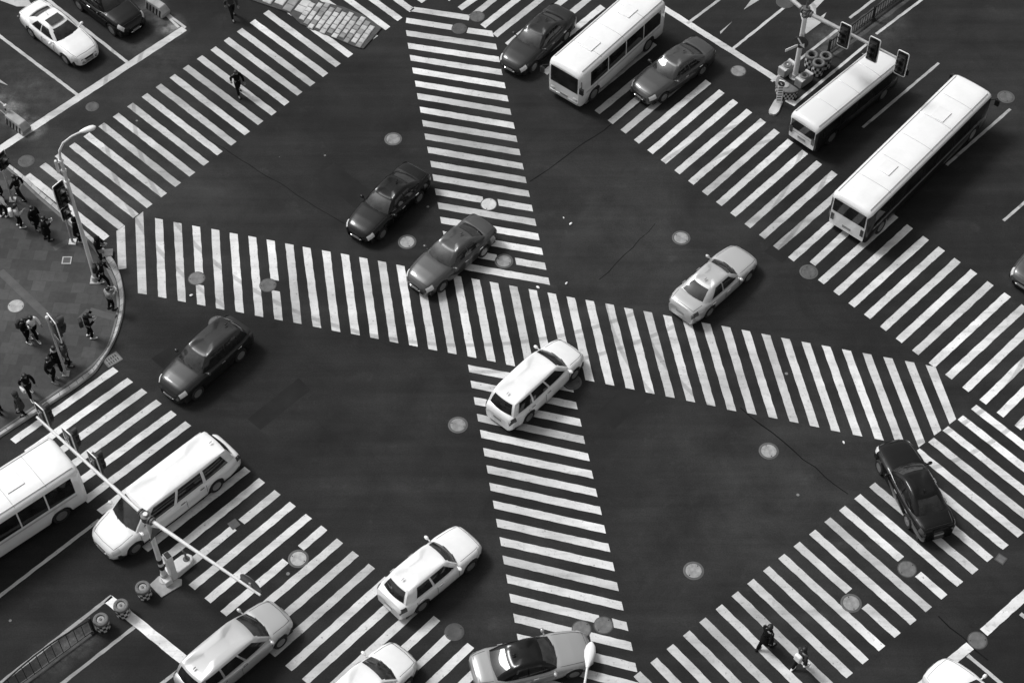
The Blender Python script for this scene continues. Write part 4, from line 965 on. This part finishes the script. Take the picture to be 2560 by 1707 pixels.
def build_bus(label, paint, L, W, H, heading, loc, name='minibus', cat='bus', group=None, skirt=None, side=None, hatches=True):
    t = thing(name, label, cat, loc, heading, group); hl = L / 2; hw = W / 2; r = .42
    def section(x, k=1.0, zt=H, zb=.34):
        w = hw * k; half = [(0, zt), (.5 * w, zt - .012), (.78 * w, zt - .045), (.92 * w, zt - .12), (.975 * w, zt - .24), (w, zt - .9), (w, .9), (.985 * w, zb + .08), (.96 * w, zb)]
        return [(x, -y, z) for y, z in half[::-1]] + [(x, y, z) for y, z in half[1:]]
    ra = r + .08; xw = (hl - 1.15, -hl + 1.35); xs = set(round(-hl + .25 + (L - .5) * i / 30, 3) for i in range(31))
    for cx in xw:
        for k in range(-6, 7): xs.add(round(cx + ra * math.sin(math.pi / 2 * k / 6) * .999, 3))
    rings = [section(-hl, .86, H - .22, .42), section(-hl + .04, .94, H - .10, .38), section(-hl + .14, .985, H - .03)]
    for x in sorted(xs):
        zb = .34
        for cx in xw:
            if abs(x - cx) < ra: zb = max(zb, r + math.sqrt(max(0, ra * ra - (x - cx) ** 2)))
        rings.append([(a, y, max(z, zb)) for a, y, z in section(x)])
    rings += [section(hl - .16, .99, H - .03), section(hl - .06, .95, H - .10, .36), section(hl, .86, H - .24, .40)]
    b = MB(); b.loft(rings, caps=False, closed=False); b.add(rings[0], [tuple(range(len(rings[0])))]); b.add(rings[-1], [tuple(range(len(rings[-1])))])
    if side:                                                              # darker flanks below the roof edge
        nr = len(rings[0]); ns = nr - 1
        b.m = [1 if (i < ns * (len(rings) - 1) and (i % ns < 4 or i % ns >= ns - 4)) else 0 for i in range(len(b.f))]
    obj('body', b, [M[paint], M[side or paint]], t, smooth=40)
    b = MB(); b.box((0, 0, .5), (L - .4, W - .3, .35)); obj('underbody', b, M['plastic'], t)
    for cx in xw:
        for s in (-1, 1): wheel(t, cx, s * (hw - .15), r, .26, s)
    z0, z1 = H * .50, H - .34
    n = max(3, int((L - 1.4) / 1.25)); a0, a1 = -hl + .45, hl - .75
    for s in (-1, 1):
        for i in range(n):
            x0, x1 = lerp(a0, a1, i / n) + .035, lerp(a0, a1, (i + 1) / n) - .035; P = []
            for j in range(5):
                z = lerp(z0, z1, j / 4); y = interp([(0, hw), (H - .9, hw), (H - .24, .975 * hw), (H, .9 * hw)], z) + .008
                P.append([(lerp(x0, x1, k / 2), s * y, z) for k in range(3)])
            obj('side_window', grid_mesh(P, 4, 2), M['glass'], t)
        m_ = MB(); m_.tube([(hl - .1, s * hw * .95, H - .55), (hl + .18, s * (hw + .16), H - .5), (hl + .2, s * (hw + .18), H - .62)], .025, 8); m_.box((hl + .2, s * (hw + .18), H - .80), (.10, .22, .36)); obj('mirror', m_, M['plastic'], t)
        h_ = MB(); h_.ball((hl - .01, s * hw * .66, .72), .13, 12, 8, (.35, 1.2, .8)); obj('headlight', h_, M['lamp'], t)
        h_ = MB(); h_.box((-hl - .005, s * hw * .74, .95), (.05, .16, .42)); obj('tail_light', h_, M['tail'], t)
        st = MB(); st.box((-.0, s * (hw - .001), z0 - .20), (L - .9, .02, .09)); obj('side_band', st, M[skirt or 'grey'], t)
    for x, nm in ((hl, 'windscreen'), (-hl, 'rear_window')):
        sg = 1 if x > 0 else -1; P = []
        for j in range(6):
            z = lerp(H * .46 if sg > 0 else H * .54, H - .34, j / 5)
            P.append([(x + sg * .012, hw * .80 * (k / 4 - 1), z) for k in range(9)])
        obj(nm, grid_mesh(P, 5, 8), M['glass'], t)
    for fx in ((.42, -.45) if hatches else ()):
        b = MB(); b.box((hl * fx, 0, H + .012), (.8, .70, .05)); obj('roof_hatch', b, M[paint], t, bevel=.015)
    for i in range(1, int(L / 1.5)):
        x = -hl + L * i / int(L / 1.5); b = MB(); b.tube([(x, -.90 * hw, H - .10), (x, -.78 * hw, H - .042), (x, -.5 * hw, H - .010), (x, 0, H + .001), (x, .5 * hw, H - .010), (x, .78 * hw, H - .042), (x, .90 * hw, H - .10)], .010, 6); obj('roof_seam', b, M['grey'], t)
    b = MB()
    for s in (-1, 1): b.box((-.05, s * hw * .80, H - .036), (L - .5, .03, .03))
    obj('roof_rail', b, M['silver'], t)
    b = MB(); b.box((hl + .012, 0, .62), (.02, .46, .14)); obj('number_plate', b, M['plate'], t)
    b = MB(); b.box((-hl - .012, 0, .70), (.02, .46, .14)); obj('number_plate', b, M['plate'], t)
    b = MB(); b.box((hl - .05, 0, .48), (.16, W * .86, .18)); obj('bumper', b, M[skirt or 'grey'], t, bevel=.04)
    return t

def road_dir(p, q):
    a, b = G2(*p), G2(*q); d = (b - a).normalized(); return d, math.atan2(d.y, d.x)
def place(p, q, f, side, back=0.0, z=.3):
    """middle of a vehicle whose lower side edge runs along photo points p -> q; f = fraction along it, side = half width to the left"""
    a, b = G(*p, z).xy, G(*q, z).xy; d = (b - a).normalized(); n = Vector((-d.y, d.x))
    c = a.lerp(b, f) + n * side + d * back
    return Vector((c.x, c.y, 0)), math.atan2(d.y, d.x)
PI = math.pi
# parked in the upper left arm
q0, q1 = G(82, 91), G(170, 159.5); d = (q1 - q0).normalized(); n = Vector((-d.y, d.x, 0))
hd_T = math.atan2(d.y, d.x); c = (q0 + q1) / 2 + n * .79 + d * (SEDAN['wb'] / 2 + SEDAN['fo'] - SEDAN['L'] / 2)
build_car(SEDAN, 'clean white saloon with a dark sunroof waiting behind the upper left stop line', 'white', None, hd_T, c, sunroof=True)
q = G(285, 86); c = q + n * .80 + d * (.92 - SUV['L'] / 2 - 0.0)
build_car(SUV, 'dark off-roader cut by the top edge beside the white saloon', 'black', None, hd_T, c, cat='car')
# lower right arm, facing up left
dV, hV = road_dir((2460, 1712), (2405, 1668)); d2, h2 = road_dir((2545, 1343), (2285, 1132))
nose_ = G(2330, 1688); c = Vector((nose_.x, nose_.y, 0)) - Vector((math.cos(h2), math.sin(h2), 0)) * (SEDAN['L'] / 2 - .15)
build_car(SEDAN, 'white saloon nose entering at the lower right corner', 'white', None, h2, c)
# up the road (toward upper right)
c, h = place((1274, 1091), (1497, 882), .46, .90); build_car(MPV, 'bright white people carrier driving over the middle of the crossings', 'white', None, h, c, name='van', cat='van')
c, h = place((975, 1585), (1250, 1358), .50, .90); build_car(SUV, 'white estate style off-roader on the asphalt left of the lower crossing', 'white', None, h, c)
c, h = place((1721, 830), (1840, 723), 1.0, .88, -.55); build_car(SEDAN, 'pale grey saloon between the long crossing and the right crossing', 'silver', None, h, c)
c, h = place((585, 1707), (760, 1559), .86, .90, -2.3); build_car(MPV, 'light grey people carrier crossing the lower left stop line', 'silver', None, h, c, name='van', cat='van')
hN = h
nz = G(1010, 1640, .5); c = Vector((nz.x, nz.y, 0)) - Vector((math.cos(hN + .03), math.sin(hN + .03), 0)) * 2.35
build_car(MPV, 'white people carrier cut off by the lower edge', 'white', None, hN + .03, c, name='van', cat='van')
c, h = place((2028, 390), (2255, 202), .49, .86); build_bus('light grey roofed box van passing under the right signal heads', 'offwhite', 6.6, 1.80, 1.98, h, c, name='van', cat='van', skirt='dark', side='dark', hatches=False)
_, h = place((2092, 500), (2480, 170), .5, 0); rc = G(2288, 352, 2.45)
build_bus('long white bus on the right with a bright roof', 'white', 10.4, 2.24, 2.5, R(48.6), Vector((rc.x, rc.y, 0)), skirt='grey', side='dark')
# down the road (toward lower left)
c, h = place((1474, 252), (1671, 74), .42, 1.06); build_bus('white minibus leaving by the top edge at the middle', 'white', 7.0, 2.1, 2.55, h + PI, c, skirt='silver')
c, h = place((259, 1433), (639, 1140), .50, .92); build_car(LONG, 'long white van beneath the arm of the lower left mast', 'white', None, h + PI, c, name='van', cat='van')
rc = G(176, 1118, 2.7); _, h = place((0, 1345), (181, 1227), .5, 0); dd = Vector((math.cos(h), math.sin(h), 0))
build_bus('white bus cut by the left edge under the black signal heads', 'white', 9.0, 2.3, 2.8, h + PI, Vector((rc.x, rc.y, 0)) - dd * 4.8, skirt='silver')
c, h = place((1255, 247), (1353, 153), 1.0, .88, .9); build_car(SEDAN, 'charcoal saloon on the upper crossing left of the minibus', 'dark', None, h + PI, c)
c, h = place((1595, 291), (1744, 186), .78, .86); build_car(SEDAN, 'mid grey saloon right of the minibus on the upper right crossing', 'midgrey', None, h + PI, c)
c, h = place((899, 644), (1083, 463), .58, .88); build_car(SEDAN, 'black saloon left of the upper crossing driving down left', 'black', None, h + PI, c)
c, h = place((1000, 804), (1220, 618), .72, .80); build_car(SEDAN, 'slate grey saloon where the upper crossing meets the long one', 'midgrey', None, h + PI, c)
c, h = place((439, 1033), (640, 855), .55, .86); build_car(SUV, 'charcoal off-roader on dark asphalt near the curved kerb', 'dark', None, h + PI, c)
# turning cars
dq, hq = road_dir((1190, 1690), (1480, 1620)); build_car(SEDAN, 'dark roofed grey saloon turning at the foot of the lower crossing', 'grey', None, hq, G(1330, 1668), roofm='black')
dr, hr = road_dir((2222, 1140), (2330, 1345)); build_car(SEDAN, 'black saloon turning at the right end of the long crossing', 'black', None, hr + PI, G(2278, 1236))
build_car(SEDAN, 'slate grey saloon just showing at the right edge beside the striped crossing', 'midgrey', None, R(46) + PI, G(2622, 655))
# ------------------------------------------------------------------ people
def skinned(name, verts, edges, radii, root=0, levels=1):
    me = bpy.data.meshes.new(name + '_rig'); me.from_pydata(verts, edges, []); o = bpy.data.objects.new(name + '_rig', me); col.objects.link(o)
    sk = o.modifiers.new('skin', 'SKIN'); sk.use_smooth_shade = True; sk.branch_smoothing = .4
    for i, d in enumerate(me.skin_vertices[0].data):
        r = radii[i]; d.radius = r if hasattr(r, '__len__') else (r, r); d.use_root = i == root
    ss = o.modifiers.new('sub', 'SUBSURF'); ss.levels = levels; ss.render_levels = levels
    dg = bpy.context.evaluated_depsgraph_get(); dg.update(); ev = o.evaluated_get(dg)
    out = bpy.data.meshes.new_from_object(ev); out.name = name
    bpy.data.objects.remove(o); bpy.data.meshes.remove(me); return out

def pose_joints(pose):
    J = dict(pel=(0, 0, .93), wai=(0, 0, 1.10), che=(0, .01, 1.30), nb=(0, 0, 1.44), nk=(0, .015, 1.50), hd=(0, .03, 1.58), ht=(0, .02, 1.66), ns=(0, .125, 1.575))
    fwd = {'phone': .05, 'walk': .02, 'bag': .03, 'stand': 0, 'hold': .03, 'squat': .05}[pose]
    if fwd:
        for k in ('hd', 'ht', 'nk', 'ns'): x, y, z = J[k]; J[k] = (x, y + fwd * (1 if k != 'nk' else .5), z - fwd * .35)
    for s, n in ((-1, 'r'), (1, 'l')):
        J['sh' + n] = (s * .165, 0, 1.40)
        if pose == 'phone' or (pose == 'hold' and s == 1): J['el' + n], J['wr' + n], J['ha' + n] = (s * .23, .06, 1.13), (s * .09, .27, 1.20), (s * .05, .33, 1.24)
        elif pose == 'walk': J['el' + n], J['wr' + n], J['ha' + n] = (s * .235, -.10 * s, 1.14), (s * .225, .03 - .16 * s, .91), (s * .22, .06 - .18 * s, .84)
        else: J['el' + n], J['wr' + n], J['ha' + n] = (s * .235, -.03, 1.13), (s * .235, .05, .89), (s * .23, .07, .81)
        st = .22 * s if pose == 'walk' else .05 * s
        J['hi' + n] = (s * .085, 0, .88); J['kn' + n] = (s * .095, .04 + st * .6, .49); J['an' + n] = (s * .10, st - .03, .09); J['to' + n] = (s * .115, st + .12, .035)
    return J
RAD = dict(pel=(.155, .115), wai=(.135, .10), che=(.17, .115), nb=.075, nk=.055, hd=(.078, .092), ht=(.068, .078), ns=.016,
           sh=.066, el=.042, wr=.03, ha=(.042, .022), hi=.088, kn=.057, an=.038, to=(.042, .032))
PEOPLE = {}
def body_set(pose):
    if pose in PEOPLE: return PEOPLE[pose]
    J = pose_joints(pose)
    def build(name, chains, grow, root, lv=1, rad={}):
        names = []; 
        for ch in chains:
            for j in ch:
                if j not in names: names.append(j)
        names.remove(root); names.insert(0, root); es = []
        for ch in chains: es += [(names.index(a), names.index(b)) for a, b in zip(ch, ch[1:])]
        rr = []
        for j in names:
            r = rad.get(j, RAD.get(j, RAD.get(j[:2]))); r = r if hasattr(r, '__len__') else (r, r); rr.append((r[0] + grow, r[1] + grow))
        return skinned(name, [J[j] for j in names], es, rr, 0, lv)
    full = [('pel', 'wai', 'che', 'nb', 'nk', 'hd', 'ht'), ('hd', 'ns')] + [('che', 'sh' + n, 'el' + n, 'wr' + n, 'ha' + n) for n in 'rl'] + [('pel', 'hi' + n, 'kn' + n, 'an' + n, 'to' + n) for n in 'rl']
    b = build('body', full, 0, 'pel')
    # five bent fingers on each hand, two eyes and ears, joined into the body's mesh
    x = MB()
    for s, n in ((-1, 'r'), (1, 'l')):
        w_, h_ = Vector(J['wr' + n]), Vector(J['ha' + n]); d = (h_ - w_).normalized(); side = Vector((0, 1, 0)).cross(d).normalized() if abs(d.y) < .8 else Vector((1, 0, 0)); curl = d.cross(side).normalized()
        if curl.y < 0 and abs(d.y) < .8: curl = -curl
        if abs(d.y) >= .8: curl = Vector((0, 0, 1))
        for k, ln in enumerate((.062, .072, .068, .052)):
            p0 = h_ + side * (.027 - .018 * k); x.tube([p0, p0 + d * ln * .5 + curl * .006, p0 + d * ln * .85 + curl * .028, p0 + d * ln * .95 + curl * .045], [.0095, .009, .008, .006], 7)
        p0 = w_.lerp(h_, .55) + side * .03 * -s; x.tube([p0, p0 + side * .03 * -s + d * .03 + curl * .01, p0 + side * .03 * -s + d * .06 + curl * .03], [.011, .010, .007], 7)
    hx, hy, hz = J['hd']
    for s in (-1, 1): x.ball((hx + s * .083, hy - .005, hz), .024, 8, 6, (.45, .8, 1.2))
    x.tube([(hx - .025, hy + .088, hz - .055), (hx, hy + .095, hz - .055), (hx + .025, hy + .088, hz - .055)], .007, 6)
    x.slot(1)
    for s in (-1, 1): x.ball((hx + s * .033, hy + .084, hz + .012), .011, 8, 6)
    bm = bmesh.new(); bm.from_mesh(b); e = mesh_from('x', x, [M['skin'], M['eye']], 60); bm.from_mesh(e); bm.to_mesh(b); bm.free(); bpy.data.meshes.remove(e)
    b.shade_smooth()
    jk = build('jacket', [('pel', 'wai', 'che', 'nb')] + [('che', 'sh' + n, 'el' + n, 'wr' + n) for n in 'rl'], .022, 'che', 1, {'wr': .038, 'pel': (.155, .12)})
    tr = build('trousers', [('wai', 'pel')] + [('pel', 'hi' + n, 'kn' + n, 'an' + n) for n in 'rl'], .014, 'pel', 1, {'an': .052, 'wai': (.12, .09)})
    PEOPLE[pose] = (J, b, jk, tr); return PEOPLE[pose]
def person(label, px, py, facing, pose, top, legs, shoes='c_dark', hair='short', h=1.0, extra=None, z=KH, group='people waiting on the pavement corner'):
    """facing: photo-plane angle in degrees the person looks to (0 = right, 90 = up the picture)"""
    J, b, jk, tr = body_set(pose)
    t = thing('person', label, 'person', G(px, py, z), R(facing - 90), group); t.scale = (h * 1.16, h * 1.16, h * .96)
    def put(nm, me, mats):
        me = me.copy(); me.materials.clear()
        for m in mats: me.materials.append(M[m])
        o = bpy.data.objects.new(nm, me); col.objects.link(o); o.parent = t; return o
    put('body', b, ['skin', 'eye']); put('jacket', jk, [top]); put('trousers', tr, [legs])
    for n in 'rl':
        a, q = Vector(J['an' + n]), Vector(J['to' + n]); f = MB()
        rings = []
        for yy, w_, h_ in ((-.10, .028, .05), (-.075, .042, .085), (-.02, .046, .085), (.06, .05, .055), (.14, .046, .04), (.185, .02, .025)):
            rings.append([(a.x + (q.x - a.x) * (yy + .03) / .15 + w_ * math.cos(2 * PI * k / 12), a.y + yy + .02, .01 + h_ * (.5 + .5 * math.sin(2 * PI * k / 12)) + a.z - .09) for k in range(12)])
        f.loft(rings); obj('shoe', f, M[shoes], t)
    hx, hy, hz = J['hd']; m_ = MB()
    if hair != 'none':
        rings = []
        low = {'short': -.02, 'long': -.02, 'hood': -.06, 'cap': .02}[hair]; R0 = .104 if hair != 'hood' else .125
        for a_ in (90, 72, 52, 32, 14, -8):
            rr = R0 * math.cos(R(a_)) + .004
            rings.append([(hx + rr * .92 * math.cos(2 * PI * k / 16), hy - .012 + rr * 1.06 * math.sin(2 * PI * k / 16) * (1 if a_ > 20 or math.sin(2 * PI * k / 16) < .3 else .80), hz + .035 + R0 * math.sin(R(a_)) + (.0 if a_ > 0 else low)) for k in range(16)])
        m_.loft(rings, caps=False)
        if hair == 'long':
            m_.tube([(hx, hy - .07, hz + .02), (hx, hy - .10, hz - .10), (hx, hy - .115, hz - .24)], [.085, .085, .05], 12)
        if hair == 'cap': m_.box((hx, hy + .13, hz + .055), (.15, .12, .015))
        obj('hood' if hair == 'hood' else 'cap' if hair == 'cap' else 'hair', m_, M[top if hair == 'hood' else 'c_black' if hair == 'cap' else 'hair'], t)
    for ex in (extra or ()):
        e = MB()
        if ex == 'coat' or ex == 'skirt':
            z1, z0 = (1.06, .58) if ex == 'coat' else (.98, .60); rings = []
            for k_, (zz, a_, b_) in enumerate(((z1, .165, .135), ((z1 + z0) / 2, .20, .165), (z0, .225, .19), (z0 + .01, .205, .17))):
                rings.append([(a_ * math.cos(2 * PI * k / 18), b_ * math.sin(2 * PI * k / 18), zz) for k in range(18)])
            e.loft(rings, caps=False); obj('coat_hem' if ex == 'coat' else 'skirt', e, M[top if ex == 'coat' else 'c_white'], t)
        elif ex.startswith('pack'):
            e.box((0, -.22, 1.20), (.30, .17, .42), taper=.88); obj('backpack', e, M['c_white' if ex == 'pack_white' else 'c_char'], t, bevel=.05)
        elif ex == 'tee':
            e.box((0, -.155, 1.22), (.02, .02, .02)); 
        elif ex == 'scarf':
            e.tube([(.11 * math.cos(2 * PI * k / 12), .02 + .10 * math.sin(2 * PI * k / 12), 1.45) for k in range(13)], .04, 8); obj('scarf', e, M['c_grey'], t)
    return t
def held(name, label, cat, owner, local, size, m, bev=.01, rz=0):
    o = MB(); o.box((0, 0, 0), size); q = obj(name, o, M[m], None, None, bev); tag(q, label, cat)
    mt = Matrix.Translation(owner.location) @ Matrix.Rotation(owner.rotation_euler.z, 4, 'Z'); q.location = mt @ Vector([a * b for a, b in zip(local, owner.scale)]); q.rotation_euler = (0, 0, owner.rotation_euler.z + rz); return q

person('person in dark jacket striding along the kerb at the upper left', 53, 496, 160, 'walk', 'c_black', 'c_dark')
P2 = person('person in a white jacket at the left edge with dark trousers', 12, 540, 60, 'stand', 'c_white', 'c_dark', 'c_white', 'long')
person('person in a dark coat at the left edge under the signal head', 3, 500, 10, 'stand', 'c_black', 'c_black', 'c_dark', 'hood', extra=('coat',))
P3 = person('long haired person with pale jacket and white backpack strap', 52, 566, 20, 'hold', 'c_light', 'c_black', 'c_white', 'long', .97, extra=('pack_white',))
person('person in a long black coat standing with hands lowered', 95, 572, -30, 'stand', 'c_black', 'c_black', 'c_char', 'short', extra=('coat',))
P4 = person('person in a black coat holding up a pale phone', 121, 599, 30, 'phone', 'c_black', 'c_black', 'c_dark', 'short', extra=('coat',))
held('phone', 'pale phone held up by the person in a black coat', 'phone', P4, (0, .37, 1.27), (.09, .02, .17), 'white', .006)
person('hooded person in black behind the tall lamp post', 200, 602, 0, 'stand', 'c_black', 'c_black', 'c_grey', 'hood', 1.0, extra=('coat',))
P5 = person('person in black with head bowed at the kerb by the zebra', 254, 650, -10, 'phone', 'c_black', 'c_black', 'c_dark', 'hood', 1.02)
held('shoulder_bag', 'grey bag on the arm of the person at the kerb by the zebra', 'bag', P5, (.18, .20, .95), (.10, .26, .22), 'c_grey', .03)
person('person in black with white shoes beside the curved kerb', 263, 712, 0, 'walk', 'c_black', 'c_black', 'white', 'short', 1.04, extra=('pack',))
P6 = person('person in a grey jacket reading a white sheet on the curved kerb', 280, 772, 40, 'phone', 'c_grey', 'c_black', 'c_dark', 'short', .93)
held('paper_sheet', 'white sheet of paper held by the person in grey', 'paper', P6, (0, .40, 1.22), (.21, .012, .29), 'c_white', .002)
P7 = person('person in black with white shoes alone inside the kerb bend', 228, 842, 20, 'phone', 'c_black', 'c_black', 'white', 'long', 1.03, extra=('pack',))
held('phone', 'dark phone in the hands of the person alone inside the bend', 'phone', P7, (0, .37, 1.25), (.08, .02, .16), 'plastic', .006)
person('person in a white top with dark trousers walking beside a friend in black', 92, 843, -40, 'walk', 'c_white', 'c_black', 'white', 'short', .97, extra=('pack',))
P8 = person('person in black with white shoes and a pale bag beside a friend in white', 72, 852, -20, 'hold', 'c_black', 'c_black', 'white', 'short', 1.0, extra=('pack',))
held('carrier_bag', 'pale carrier bag beside the person in black with white shoes', 'bag', P8, (-.30, .0, .42), (.20, .42, .42), 'c_light', .05)
person('person in dark clothes with a grey scarf seen near the slim signal post', 150, 922, -30, 'walk', 'c_black', 'c_black', 'c_grey', 'short', 1.05, extra=('scarf', 'coat'))
person('tall person in a black jacket standing in front of the grey scarf', 137, 951, -20, 'stand', 'c_black', 'c_black', 'c_grey', 'short', 1.06)
person('person in charcoal behind the slim signal post', 172, 912, 10, 'stand', 'c_char', 'c_black', 'c_dark', 'short', 1.05)
P9 = person('person in black with a white bag and white shoes striding to the kerb', 78, 988, -50, 'walk', 'c_black', 'c_black', 'white', 'long', 1.0)
held('handbag', 'white bag at the hip of the person striding to the kerb', 'bag', P9, (.24, .06, .78), (.14, .34, .28), 'c_white', .05)
person('person in a charcoal coat walking at the kerb by the signal arm', 56, 1034, 200, 'stand', 'c_char', 'c_black', 'c_dark', 'hood', 1.0, extra=('coat',))
person('person in black cut off by the left edge above the bus', 1, 1030, 160, 'stand', 'c_black', 'c_black', 'c_dark', 'short', 1.0)
gx = 'people walking over the crossings'
person('person in dark clothes walking over the upper left crossing', 598, 234, -60, 'walk', 'c_black', 'c_black', 'c_dark', 'short', 1.0, z=.004, group=gx)
person('dark figure at the top edge left of the paved refuge', 583, 44, -60, 'walk', 'c_char', 'c_dark', 'c_dark', 'hood', 1.0, z=0, group=gx)
person('person in black walking over the lower right crossing', 1912, 1618, 40, 'walk', 'c_black', 'c_black', 'c_dark', 'short', 1.1, extra=('coat',), z=.004, group=gx)
person('person with pale sleeves and white shoes on the lower right crossing', 1998, 1668, 40, 'walk', 'c_char', 'c_black', 'white', 'short', 1.0, extra=('pack_white',), z=.004, group=gx)
# ------------------------------------------------------------------ light: bright overcast, soft sun from the upper left
EL, AZ = R(52), R(150)       # AZ: direction the light comes from, measured from +X towards +Y
w = bpy.data.worlds.new("World"); scene.world = w; w.use_nodes = True
nt = w.node_tree; bg = nt.nodes['Background']
sky = nt.nodes.new('ShaderNodeTexSky'); sky.sky_type = 'NISHITA'; sky.sun_disc = False
sky.sun_elevation = EL; sky.sun_rotation = PI / 2 - AZ; sky.dust_density = 4; sky.air_density = 1.2
bw = nt.nodes.new('ShaderNodeRGBToBW'); nt.links.new(sky.outputs[0], bw.inputs[0]); nt.links.new(bw.outputs[0], bg.inputs['Color'])
bg.inputs['Strength'].default_value = .105
sl = bpy.data.lights.new('Sun', 'SUN'); so_ = bpy.data.objects.new('Sun', sl); col.objects.link(so_)
sl.energy = 1.5; sl.angle = R(14); sl.color = (1, 1, 1)
dv = Vector((math.cos(AZ) * math.cos(EL), math.sin(AZ) * math.cos(EL), math.sin(EL)))
so_.rotation_euler = dv.to_track_quat('Z', 'Y').to_euler(); so_.location = dv * 100
vs = scene.view_settings; vs.view_transform = 'Standard'; vs.look = 'None'; vs.exposure = .42; vs.gamma = 1
scene.cycles.max_bounces = 6; scene.cycles.use_denoising = True
